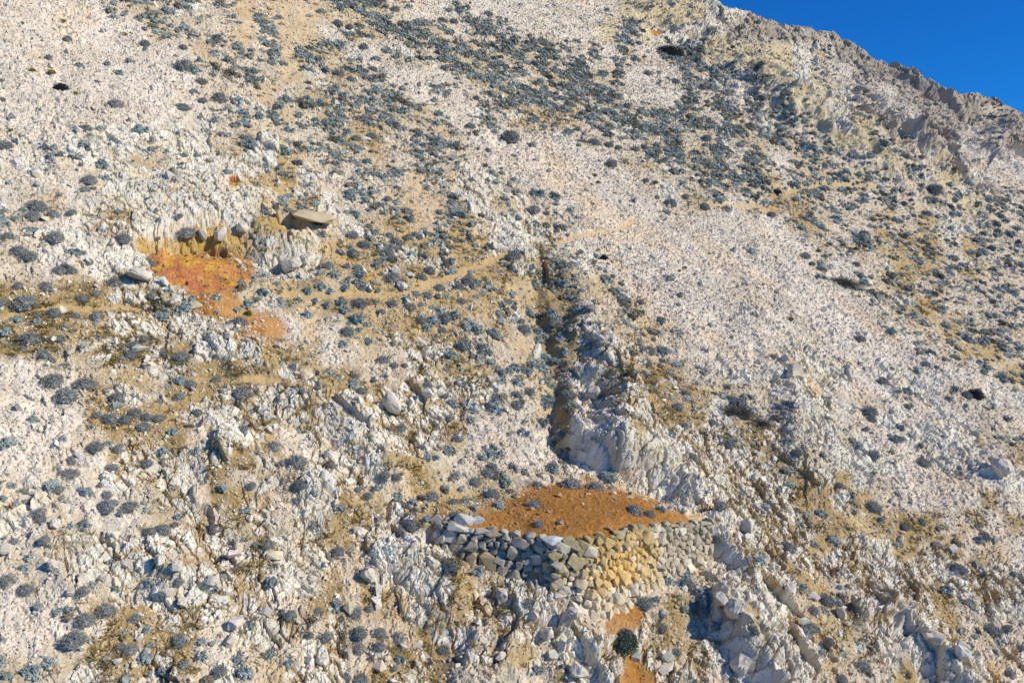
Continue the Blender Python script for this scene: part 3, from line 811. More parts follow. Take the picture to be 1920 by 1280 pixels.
# ------------------------------------------------------------------ shrubs read off the photograph: x, y, width in px, kind
SH = """115 158 32 D|126 71 20 G|90 104 18 G|270 78 26 G|272 90 15 S|343 85 20 G|270 52 15 G|345 118 40 G|362 127 30 S|373 111 20 S|216 190 32 G|203 192 13 S|343 198 32 G|378 149 24 G|410 180 36 G|380 186 18 G
158 237 28 G|263 240 36 S|285 256 14 S|200 117 18 S|222 132 20 S|100 273 20 S|115 284 20 G|190 302 30 S|3 150 14 G|4 185 16 G|10 266 30 G|30 260 16 S|412 250 18 S|368 290 16 G|310 280 18 S
740 14 22 G|602 17 24 G|635 40 24 G|655 47 18 G|699 127 20 G|657 148 18 G|632 134 24 G|680 85 22 G|850 39 20 G|666 256 20 G|694 253 22 G|957 250 42 G|914 279 16 G|883 234 22 G|820 209 26 S|768 108 24 S|805 106 22 S|590 221 16 G
1020 233 24 S|1000 221 30 S|1065 242 28 S|1082 239 18 G|1112 264 26 G|1140 269 20 G|1158 274 16 G|1145 303 30 G|1190 277 22 G|1215 135 18 G|1265 151 20 G|1250 145 11 G|1196 80 14 G|1145 28 9 G|1138 17 12 G|1325 187 14 G|1325 257 22 G|1130 134 30 S
70 381 44 G|134 394 22 G|62 401 34 G|40 393 24 S|168 331 34 G|232 443 30 G|105 440 36 G|35 466 36 G|55 476 30 G|14 440 24 G|110 503 26 G|135 504 22 G|167 487 22 G|145 466 34 S|350 430 40 G|285 490 20 G|35 531 24 G|85 531 34 G|45 558 50 G|5 562 28 G|155 556 26 G|180 548 18 G
285 550 24 G|240 560 16 S|312 541 24 S|360 557 24 S|348 567 36 S|405 554 24 S|300 588 30 S|100 581 34 G|70 590 18 S|32 594 26 S|72 598 20 S|140 588 20 G|180 587 28 G|55 626 46 G|10 616 34 S|110 631 24 G|187 629 18 S|268 629 24 G|445 576 22 S|467 563 26 S|405 581 16 S
495 541 28 S|576 541 26 S|600 531 26 S|620 541 22 S|523 557 18 S|505 561 14 S|485 557 16 S|560 558 20 S|590 561 20 S|612 569 22 S|574 584 30 S|640 560 30 S|672 564 32 G|645 577 30 S|670 591 36 S|655 603 16 S|688 605 20 S|673 616 18 S|690 637 22 S|708 542 16 S|760 556 26 S|768 571 30 G|800 549 26 G
825 536 24 G|858 529 24 G|715 581 18 G|735 566 24 G|810 572 20 S|866 559 20 G|855 586 26 S|828 616 22 G|726 370 18 G|650 497 16 G|670 498 22 G|805 501 24 G|790 515 24 G|730 439 22 G|766 441 22 G|795 426 20 S|780 434 16 S
1133 481 19 D|1116 478 16 S|1090 470 18 S|1141 493 9 G|1375 466 16 S|1398 528 14 S|1415 586 16 S|1165 526 20 S|1200 562 18 G|1236 596 26 S|1255 376 28 G|1230 367 14 G|1285 368 16 G|1320 383 26 G|1210 335 14 G|1005 356 44 S|1000 386 30 G|1025 419 20 G|1456 357 22 D|1445 398 20 G
1510 476 22 G|1522 491 16 G|1605 494 18 G|1670 616 24 S|1610 631 24 G|1787 479 24 G|1750 351 34 G|97 708 44 G|160 712 46 G|125 733 46 G|123 728 24 S|340 662 38 G|307 660 20 G|405 709 22 G|455 730 36 G|255 769 34 G|276 775 28 G|297 779 26 G|270 796 32 G|236 783 28 G|220 741 30 G|335 739 26 G|180 775 22 G
178 831 34 G|225 834 28 G|212 873 30 G|275 864 26 G|62 781 30 S|117 821 22 S|135 856 30 G|98 901 40 S|112 913 22 G|160 916 32 S|187 906 14 G|202 922 22 G|242 946 36 G|217 939 20 S|225 959 20 S|325 803 26 S|370 769 22 G|357 718 26 G|455 800 28 G|370 836 20 S|420 905 28 S|470 905 24 G|460 950 24 S|12 821 36 S|43 651 20 G|78 652 14 S|120 684 26 G|75 956 28 G|5 931 20 S
512 831 36 G|558 858 44 G|565 903 30 G|553 936 22 G|526 864 16 S|752 797 24 G|730 802 16 G|596 724 16 G|567 729 14 G|518 756 14 G|558 804 16 S|717 670 28 G|740 681 18 G|758 681 16 G|665 704 18 G|677 728 24 G|800 719 22 G|823 722 14 S|835 739 18 G|843 781 18 G|858 819 22 G|790 836 18 G|743 889 24 G|720 886 22 G|707 909 24 S|690 926 20 G|670 916 18 G|740 926 36 S|770 937 30 S|808 928 34 G|850 937 26 G|865 861 20 S|893 896 28 G|923 871 22 G|925 831 24 S
1068 900 50 G|1114 906 38 G|1006 905 20 G|1000 939 34 G|990 729 30 G|980 788 16 S|1050 811 28 G|1188 950 40 G|1216 958 28 G|1152 932 10 S|1213 676 24 G|1168 707 20 G|1283 734 16 G|1281 794 24 G|1258 811 20 S|1337 786 20 G|1295 851 26 G|1270 916 24 G|1412 946 20 G|1447 666 18 G|1548 742 18 S|1628 765 38 G|1632 782 24 G|1625 801 16 G|1655 711 26 G|1735 679 20 G|1755 686 12 G|1828 734 36 D|1810 737 24 G|1548 782 18 G|1495 841 24 G|1572 907 20 G|1637 944 34 G
302 986 38 G|280 991 24 G|157 975 16 G|135 981 20 S|75 968 24 G|80 1006 24 G|25 1011 20 G|55 1041 22 S|47 1062 34 S|15 1082 42 G|48 1098 32 G|157 1104 26 G|172 1092 24 S|215 1100 22 S|205 1046 20 S|72 1132 22 S|108 1138 24 S|285 1085 28 S|333 1086 26 G|400 991 18 G|445 1066 26 G|418 1077 20 S|402 1098 24 S|255 1153 24 G|275 1173 24 S|235 1182 16 S|337 1194 32 G|225 1209 24 G|372 1195 28 S|395 1201 18 S|383 1224 26 S|340 1241 32 G|413 1251 32 G|305 1251 26 S|280 1259 16 S|60 1250 46 S|10 1262 34 S|90 1236 34 S|445 1231 30 S|462 1252 36 S|468 1166 24 S
585 980 26 G|500 1014 28 G|480 1016 22 S|513 1081 28 S|635 1029 30 G|630 1131 30 S|545 1146 28 G|597 1141 24 G|610 1186 30 G|580 1188 18 G|500 1223 38 S|540 1233 32 S|575 1231 18 S|665 1141 34 G|693 1138 18 G|675 1181 34 G|708 1179 32 G|745 1187 34 G|710 1206 28 G|672 1210 30 G|830 1214 30 G|738 1249 16 G|675 1272 40 G|860 1022 30 G|850 1056 26 G|895 1163 24 S|800 968 22 S|1010 977 26 G|1206 1124 34 G|1229 1120 20 S|1349 1004 28 G|1324 1075 34 G|1285 1071 30 S|1412 1176 26 G|1340 1166 28 S|1240 1171 24 G|1270 1216 22 G|975 1086 34 S|990 1125 26 G|1055 1246 24 S|1375 1270 24 G
1475 1021 34 G|1615 1122 20 G|1525 1141 26 G|1520 1166 38 G|1508 1182 32 S|1550 1201 24 G|1580 1268 26 G|1860 1176 36 G|1890 1171 22 G|1726 975 20 G|1695 981 24 G|1910 1211 20 G"""
shr = []
for ln in SH.split('\n'):
    for it in ln.split('|'):
        a, b, c, d = it.split(); shr.append((float(a), float(b), float(c), d))
ind = {'G': [], 'S': [], 'D': []}
for (a, b, c, kd) in shr:
    i = at(a, b + c * .22)
    ind[kd].append((i, c * fd[i] / FPX, c))
# random ones, thick where the slope is thick with scrub
cl = sstep(-.35, .3, fbm(S / 1.3, T / 1.9, 231, 3)) * 1.5
dens = np.where(shrubw < .12, shrubw * .45, shrubw) * cl * 3.3 * (1 - .5 * expo)
dens[WALLZONE > .1] = 0
for (a, b, c, kd) in shr[:0]: pass
si, fr = scatter(dens.astype(np.float64), 42000)
print('shrubs', len(si), fr)
ssz = np.exp(RNG.normal(math.log(.50), .42, len(si))).clip(.2, 1.0)
ssz *= np.where(fd[si] > 80, 1.2, np.where(fd[si] < 38, .8, 1.0))
skind = RNG.random(len(si)) < sagew.ravel()[si]
# keep clear of the ones read off the photograph
apx = np.array([s_[0] for s_ in shr]); apy = np.array([s_[1] for s_ in shr]); aw = np.array([s_[2] for s_ in shr])
keep = np.ones(len(si), bool)
for n in range(len(si)):
    x, y = PX.ravel()[si[n]], PY.ravel()[si[n]]
    if ((np.abs(x - apx) < aw * .55 + 4) & (np.abs(y - apy) < aw * .5 + 4)).any(): keep[n] = False
si, ssz, skind = si[keep], ssz[keep], skind[keep]
scrpx = ssz * FPX / fd[si]
order = np.argsort(-scrpx)
PXf, PYf = PX.ravel(), PY.ravel()
NG, NS = 300 - len(ind['G']), 300 - len(ind['S'])
rest = []
for n in order:
    i = int(si[n]); inf = 10 < PXf[i] < 1910 and 10 < PYf[i] < 1272
    if skind[n] and NS > 0 and inf and visible(i, .4): ind['S'].append((i, ssz[n], scrpx[n])); NS -= 1
    elif (not skind[n]) and NG > 0 and inf and visible(i, .4): ind['G'].append((i, ssz[n], scrpx[n])); NG -= 1
    else: rest.append(n)
def frame_rot(a, lean=.45, tilt=0):
    z = NRM * lean + np.array([0, 0, 1.0]) * (1 - lean); z /= np.linalg.norm(z)
    x = np.cross(np.array([0, 1.0, 0]), z); x /= np.linalg.norm(x); y = np.cross(z, x)
    M = Matrix((x, y, z)).transposed().to_4x4()
    return (M @ Matrix.Rotation(a, 4, 'Z') @ Matrix.Rotation(tilt, 4, 'X')).to_euler()
MS = {'G': [], 'S': [], 'D': []}
for k in range(8):
    v, f = grey_shrub(1000 + k); MS['G'].append(mesh_from('grey_shrub', v, f, M_GREY))
    v, f = sage_shrub(1100 + k); MS['S'].append(mesh_from('sage_shrub', v, f, M_SAGE))
for k in range(3):
    v, f = grey_shrub(1200 + k, 500, 1000); MS['D'].append(mesh_from('black_shrub', v, f, M_DARK))
SZW = lambda w: 'large' if w > 33 else ('medium' if w > 21 else 'small')
for kd, nm, adj, grp in (('G', 'grey_shrub', 'grey domed shrub', 'grey twiggy shrubs on the slope'), ('S', 'sage_shrub', 'blue-green sage shrub', 'blue-green sage shrubs on the slope'), ('D', 'black_shrub', 'blackish shrub', 'blackish shrubs on the slope')):
    labs = relate([(PXf[i], PYf[i], SZW(w) + ' ' + adj) for i, sz, w in ind[kd]])
    for (i, sz, w), lab in zip(ind[kd], labs):
        o_ = link(nm, random.choice(MS[kd]))
        o_.location = Pf[i] - np.array([0, 0, .04 * sz]); o_.rotation_euler = frame_rot(random.uniform(0, 6.28))
        o_.scale = (sz * random.uniform(.98, 1.12), sz * random.uniform(.92, 1.05), sz * random.uniform(.9, 1.1))
        tag(o_, lab, 'shrub', grp)
# the far and small rest as one mass
rest = np.array(rest)
ri = si[rest]; rsz = ssz[rest]; rk = skind[rest]
tmpl = [small_shrub(1300 + k) for k in range(10)]
rc = np.where(rk[:, None], np.array([.32, .355, .33]), np.array([.25, .262, .235]))
br_ = RNG.random((len(ri), 1)) < .18; rc = np.where(br_, np.array([.20, .175, .13]), rc)
rc = rc * RNG.uniform(.8, 1.2, (len(ri), 1))
v, f, c = stamp(tmpl, Pf[ri] - np.array([0, 0, .03]), up_rot(len(ri), RNG), np.stack([rsz * RNG.uniform(.95, 1.35, len(ri)), rsz, rsz * RNG.uniform(.85, 1.1, len(ri))], 1), rc, RNG, .08)
tag(link('low_scrub', mesh_from('low_scrub', v, f, M_SCRUB, c)), 'mass of small grey and blue-green scrub covering the mountainside', 'scrub', None, 'stuff')

# ------------------------------------------------------------------ cushions and special bushes
moss = [(60, 131, 13), (97, 134, 15), (141, 173, 10), (43, 41, 7), (118, 37, 9), (20, 243, 8), (235, 63, 10), (1237, 152, 9), (1272, 180, 8), (1228, 341, 10), (1115, 327, 11), (1123, 339, 8), (1118, 360, 10), (1294, 379, 9), (1274, 506, 6), (1285, 501, 8), (1382, 433, 6), (1418, 588, 7), (1482, 597, 11), (1591, 680, 11), (1374, 212, 8)]
mm = [mesh_from('cushion_plant', *grey_shrub(1400 + k, 200, 900), M_MOSS) for k in range(3)]
labs = relate([(x, y, ('larger' if w > 9.5 else 'tiny') + ' yellow-green cushion plant') for x, y, w in moss])
for (x, y, w), lab in zip(moss, labs):
    i = at(x, y + w * .2); sz = w * fd[i] / FPX
    o_ = link('cushion_plant', random.choice(mm)); o_.location = Pf[i]; o_.rotation_euler = frame_rot(random.uniform(0, 6)); o_.scale = (sz * 1.1, sz * 1.1, sz)
    if (x, y) == (1482, 597): lab = 'olive yellow cushion plant alone on the pale scree above rock outcrop'
    tag(o_, lab, 'cushion plant', 'yellow-green cushion plants on the scree')
def bush(name, lab, x, y, w, meshf, mt, sc=(1, 1, 1), stem=True, cat='bush'):
    i = at(x, y); sz = w * fd[i] / FPX
    e_ = bpy.data.objects.new(name, None); COL.objects.link(e_); e_.location = Pf[i]; e_.rotation_euler = frame_rot(0.0)
    tag(e_, lab, cat)
    fo = link('foliage' if mt is not M_TWIG else 'twigs', mesh_from(name, *meshf, mt), e_); fo.scale = (sz * sc[0], sz * sc[1], sz * sc[2])
    bm = bmesh.new()
    rg = random.Random(int(x))
    for k in range(5):
        a = rg.uniform(0, 6.28); d = Vector((math.cos(a) * .6, math.sin(a) * .6, 1)).normalized()
        p0 = Vector((0, 0, -.05)); p1 = p0 + d * sz * .42
        d2 = (d + Vector((rg.uniform(-.5, .5), rg.uniform(-.5, .5), 0))).normalized(); p2 = p1 + d2 * sz * .25
        r0 = sz * .022
        rings = []
        for p, r_ in ((p0, r0), (p1, r0 * .6), (p2, r0 * .2)):
            rings.append([bm.verts.new(p + Vector((math.cos(q_ * 1.2566), math.sin(q_ * 1.2566), 0)) * r_) for q_ in range(5)])
        for ra_, rb_ in zip(rings, rings[1:]):
            for q_ in range(5): bm.faces.new((ra_[q_], ra_[(q_ + 1) % 5], rb_[(q_ + 1) % 5], rb_[q_]))
    me = bpy.data.meshes.new('branches'); bm.to_mesh(me); bm.free(); me.materials.append(M_BARK)
    link('branches', me, e_)
    return e_
bush('green_bush', 'dark green rounded bush on rusty earth below the dry stone wall', 1172, 1205, 54, grey_shrub(1501, 900, 2400), M_GREEN, (1, 1, 1.1))
bush('green_bush', 'small bright green bush beside the orange earth streak', 465, 588, 15, grey_shrub(1502, 300, 900), M_JUN)
bush('bare_shrub', 'long low bare-twigged shrub lying across the right-hand scree', 1580, 532, 48, bare_shrub(1503, 900), M_TWIG, (1.7, .8, .8), cat='shrub')
bush('bare_shrub', 'wide bare twiggy shrub in the rocks left of the grey outcrop face', 1385, 775, 60, bare_shrub(1504, 900), M_TWIG, (1.4, .9, .8), cat='shrub')
bush('bare_shrub', 'bare grey shrub with a pale bent branch above the grassy rib', 1430, 795, 44, bare_shrub(1505, 600), M_TWIG, (1.2, .9, .8), cat='shrub')
bush('brown_shrub', 'long flattened brown shrub below the pale spur near the top', 1257, 98, 46, grey_shrub(1506, 600, 1200), obj_mat('brown_foliage', (.085, .075, .065), (.095, .08, .07)), (1.3, .9, .6), cat='shrub')
bush('bare_shrub', 'grey leafless shrub growing from the left end of the dry stone wall', 862, 1040, 34, bare_shrub(1507, 700), M_TWIG, (1, 1, .9), cat='shrub')

# ------------------------------------------------------------------ boulders
BO = """733 770 42 egg-shaped_pale_boulder_alone_on_the_grassy_slope|727 703 13 small_white_block_between_two_grey_shrubs_above_the_egg-shaped_boulder|703 710 15 flat_pale_rock_left_of_the_small_white_block|128 500 26 tan_boulder_between_two_grey_shrubs_on_the_left_slope
925 462 17 upright_white_block_above_the_footpath's_right_end|770 516 17 rounded_white_boulder_among_soil_stained_rocks|752 536 26 pale_boulder_with_a_red_paint_dot_beside_the_footpath|740 510 20 white_block_left_of_the_rounded_white_boulder
97 1058 24 pointed_white_boulder_on_the_lower_left_rubble|155 1085 26 tall_white_slab_casting_a_dark_shadow_at_lower_left|133 1112 20 square_grey-white_boulder_low_on_the_left_rubble|197 1090 24 leaning_white_slab_right_of_the_tall_slab|300 1052 28 upright_split_boulder_in_a_row_above_the_grass|330 1062 26 leaning_split_boulder_right_of_the_upright_one
313 1110 30 flat_cream_boulder_above_a_patch_of_brown_grass|105 985 26 white_boulder_beside_sage_at_the_left_edge_rubble|10 1030 26 big_white_boulder_cut_by_the_left_frame_edge|300 955 12 small_white_stone_at_the_edge_of_grey_shrubs|605 1240 26 broken_white_boulder_near_the_bottom_rubble|440 1170 34 tall_cracked_white_boulder_in_the_lower_grass
430 1200 26 low_white_boulder_under_the_tall_cracked_one|340 1130 22 pale_wedge_boulder_in_brown_grass|395 1090 30 rounded_cracked_boulder_right_of_the_brown_grass|1075 1150 30 grey_boulder_at_the_foot_of_the_wall_corner|1025 1190 34 square_tan_boulder_below_the_wall_corner|1080 1265 40 big_rounded_white_boulder_at_the_bottom_centre
1245 1150 26 rounded_grey_boulder_right_of_the_dark_green_bush|1282 1105 16 pale_pointed_rock_below_the_wall's_right_end|1345 1125 40 blocky_lit_boulder_on_top_of_the_cracked_outcrop|1365 1145 50 big_cracked_rectangular_block_over_the_dark_hollow|1395 1160 36 bright_angular_boulder_right_of_the_rectangular_block|1385 1250 44 tall_pillar_of_rock_at_the_lower_right_outcrop
1480 1105 26 pale_flat_faced_boulder_in_the_lower_right_grass|1525 1120 24 cream_slab_leaning_in_lower_right_grass|1740 1190 40 big_pale_boulder_on_the_lower_right_rib|1800 1225 34 smooth_rounded_boulder_beside_sage_at_lower_right|1870 880 50 big_smooth_pale_slab_near_the_right_edge|1470 672 22 jutting_block_on_the_grey_outcrop_face
1483 700 36 wide_cracked_block_in_the_grey_outcrop_face|1110 742 34 smooth_grey_boulder_on_the_shaded_side_of_the_gully|1090 772 18 blue-shaded_boulder_deep_in_the_gully|545 500 44 big_block_of_pale_rock_right_of_the_cliff|575 490 34 cracked_block_leaning_on_the_big_pale_block|690 1080 36 tall_triangular_white_slab_left_of_the_dome_outcrop
1250 905 14 pale_loose_rock_beyond_the_terrace_shrubs|1150 925 11 round_pinkish_stone_at_the_terrace's_upper_edge|262 520 40 wide_flat_white_ledge_left_of_the_red_bank|1575 288 12 white_block_in_the_far_scrub|1663 500 11 white_stone_in_the_scrub_right_of_the_scree"""
bl = []
for ln in BO.split('\n'):
    for it in ln.split('|'):
        a, b, c, d = it.split(' '); bl.append((float(a), float(b), float(c), d.replace('_', ' ')))
BM = [mesh_from('boulder', *boulder_mesh(1600 + k, 18 + 2 * (k % 5), .7 + .05 * (k % 4), .075, 2, .3 + .12 * (k % 4)), M_BOULD) for k in range(14)]
egg_v, egg_f = boulder_mesh(1700, 60, .74, .045, 1, .08)
EGG = mesh_from('egg_boulder', egg_v * np.array([.74, .74, 1.6]), egg_f, M_BOULD)
bobj = []
for n, (x, y, w, lab) in enumerate(bl):
    i = at(x, y); sz = w * fd[i] / FPX
    o_ = link('boulder', EGG if n == 0 else BM[n % len(BM)])
    nrm_off = NRM * sz * .18
    o_.location = Pf[i] + nrm_off
    if n == 0:
        o_.location = Pf[i] + NRM * sz * .30 + np.array([0, 0, .12 * sz])
        o_.rotation_euler = (R(-12), R(-32), R(10)); o_.scale = (sz * 1.05, sz * .95, sz * 1.0)
    else:
        o_.rotation_euler = (random.uniform(-.6, .6), random.uniform(-.6, .6), random.uniform(0, 6.28))
        k_ = 1.35 if any(t_ in lab for t_ in ('tall', 'upright', 'pillar', 'triangular', 'pointed')) else 1.0
        l_ = 1.4 if any(t_ in lab for t_ in ('wide', 'flat', 'rectangular', 'ledge')) else 1.0
        if k_ > 1: o_.rotation_euler = (random.uniform(-.25, .25), random.uniform(-.25, .25), random.uniform(0, 6.28))
        o_.scale = (sz * l_, sz * .9, sz * k_ * .95)
    tag(o_, lab, 'boulder', 'boulders on the slope'); bobj.append(o_)
# paint spots marking the footpath
def spot(parent, x, y, w, m, nm):
    i = at(x, y)
    bm = bmesh.new(); bmesh.ops.create_circle(bm, cap_ends=True, segments=10, radius=.5)
    me = bpy.data.meshes.new(nm); bm.to_mesh(me); bm.free(); me.materials.append(m)
    o_ = link(nm, me)
    return o_
# loose boulders, the larger ones as things
dens = (stonew * .17 * np.where(rockw < .12, .03, np.clip(rockw, .06, 1)) * 1.0)
dens[WALLZONE > .05] = 0; dens[RED > .5] = 0; dens[TERRP > .5] *= .1
bi, fr = scatter(dens.astype(np.float64), 6000)
bsz = (0.22 * (RNG.random(len(bi)) ** (-1 / 2.6))).clip(.2, .8)
bpx = bsz * FPX / fd[bi]
o_rd = np.argsort(-bpx)
cnt = 300 - len(bl); rest_b = []; picks = []
for n in o_rd:
    i = int(bi[n])
    if cnt > 0 and 10 < PXf[i] < 1910 and 10 < PYf[i] < 1272 and visible(i, .4): picks.append(n); cnt -= 1
    else: rest_b.append(n)
labs = relate([(PXf[bi[n]], PYf[bi[n]], ('large' if bpx[n] > 26 else 'medium' if bpx[n] > 17 else 'small') + ' pale loose boulder') for n in picks])
for n, lab in zip(picks, labs):
    i = int(bi[n]); sz = float(bsz[n])
    o_ = link('boulder', random.choice(BM)); o_.location = Pf[i] + NRM * sz * .15
    o_.rotation_euler = (random.uniform(-3, 3), random.uniform(-3, 3), random.uniform(0, 6.28)); o_.scale = (sz * random.uniform(.9, 1.3), sz * random.uniform(.8, 1), sz * random.uniform(.7, 1))
    tag(o_, lab, 'boulder', 'boulders on the slope')

# ------------------------------------------------------------------ loose stones: one mass
dens = stonew * (.35 + .65 * sstep(-.4, .4, fbm(S / 1.6, T / 2.6, 251, 3))) * 60.0 * (1 - .5 * expo)
dens[WALLZONE > .02] = 0; dens = dens * (1 - .3 * TERRP) * (1 - .8 * PATH)
minpx = 2.6                                                     # nothing smaller than this shows
vis_frac = np.clip((.075 / np.maximum(minpx * D0 / FPX, .075)) ** 2.1, 0, 1)   # share of stones big enough to show from afar
ti, fr = scatter((dens * vis_frac).astype(np.float64), 240000)
print('stones', len(ti), fr)
smin = np.maximum(minpx * fd[ti] / FPX, .075)
texp = (2.7 + 2.4 * np.clip(screew.ravel()[ti] - expo.ravel()[ti] - .2, 0, .7))
tsz = (smin * (RNG.random(len(ti)) ** (-1 / texp))).clip(.07, .6)
ti = np.concatenate([ti, bi[rest_b]]); tsz = np.concatenate([tsz, bsz[rest_b]])
tc = np.array([.72, .66, .565]) * RNG.uniform(.78, 1.12, (len(ti), 1)) * (1 + RNG.normal(size=(len(ti), 3)) * .03)
tc = tc * (1 - .35 * pink_shade.ravel()[ti][:, None])  # crag stones take the same painted shade
y_ = yel.ravel()[ti][:, None] * .6; tc = tc * (1 - y_) + tc * np.array([.95, .86, .66]) * y_
s_ = np.maximum(stain.ravel()[ti], YST.ravel()[ti])[:, None] * .6; tc = tc * (1 - s_) + np.array([.52, .36, .13]) * s_
z_ = np.maximum(TERRP, np.maximum(RED, LOWO)).ravel()[ti][:, None] * .75; tc = tc * (1 - z_) + np.array([.42, .22, .07]) * z_
wm = (RNG.random((len(ti), 1)) < .18) * .6; tc = tc * (1 - wm) + tc * np.array([.95, .80, .58]) * wm
gm = (RNG.random((len(ti), 1)) < .15) * .8; tc = tc * (1 - gm) + tc * np.array([.70, .73, .76]) * gm
v, f, c = stamp(STONES, Pf[ti] + NRM * (tsz * .12)[:, None], rand_rot(len(ti), RNG), np.stack([tsz * RNG.uniform(.9, 1.5, len(ti)), tsz * RNG.uniform(.7, 1.1, len(ti)), tsz], 1), tc, RNG, .03)
tag(link('loose_stones', mesh_from('loose_stones', v, f, M_STONE, c)), 'countless broken limestone stones lying over the slope', 'stones', None, 'stuff')

# ------------------------------------------------------------------ dry grass: one mass
dens = grassw * sstep(-.25, .35, fbm(S / .9, T / 1.3, 261, 3)) * 24 * (1 - .75 * expo * (1 - crack))
dens[WALLZONE > .1] = 0
gi, fr = scatter(dens.astype(np.float64) * (D0 < 95), 60000)
print('grass', len(gi), fr)
def tuft(seed, n=18):
    rg = np.random.default_rng(seed)
    d = rand_dirs(n, rg, .25); p = rg.normal(size=(n, 3)) * np.array([.16, .16, 0])
    return leaves(p, d, .62, .085, rg)
TF = [tuft(1800 + k) for k in range(8)]
gz = RNG.uniform(.22, .5, len(gi))
gcl = np.array([.34, .245, .10]) * RNG.uniform(.65, 1.25, (len(gi), 1)); ol = (RNG.random((len(gi), 1)) < .35); gcl = np.where(ol, gcl * np.array([.72, .82, .8]), gcl)
v, f, c = stamp(TF, Pf[gi] - np.array([0, 0, .02]), up_rot(len(gi), RNG), np.stack([gz * 1.25, gz * 1.25, gz * .8], 1), gcl, RNG, .1)
tag(link('dry_grass', mesh_from('dry_grass', v, f, M_GRASS, c)), 'short dry ochre grass tufts between the rocks', 'grass', None, 'stuff')

# ------------------------------------------------------------------ the dry stone wall
def clip_poly(poly, a, b, c):
    """keep the part of poly where a*x + b*y <= c"""
    out = []
    for i in range(len(poly)):
        p, q_ = poly[i], poly[(i + 1) % len(poly)]
        dp, dq = a * p[0] + b * p[1] - c, a * q_[0] + b * q_[1] - c
        if dp <= 0: out.append(p)
        if dp * dq < 0:
            t = dp / (dp - dq); out.append((p[0] + t * (q_[0] - p[0]), p[1] + t * (q_[1] - p[1])))
    return out
def voronoi(pts, wgt, bounds):
    res = []
    for i, (x, y) in enumerate(pts):
        poly = [(bounds[0], bounds[1]), (bounds[2], bounds[1]), (bounds[2], bounds[3]), (bounds[0], bounds[3])]
        d = np.hypot(pts[:, 0] - x, pts[:, 1] - y)
        for j in np.argsort(d)[1:26]:
            dx, dy = pts[j] - pts[i]
            c = (dx * (pts[j][0] + x) + dy * (pts[j][1] + y) + wgt[i] - wgt[j]) / 2
            poly = clip_poly(poly, dx, dy, c)
            if len(poly) < 3: break
        res.append(poly)
    return res
WSTONES = [hull(1850 + k, 22 + k % 8, 1.0, .82 + .05 * (k % 4)) for k in range(24)]
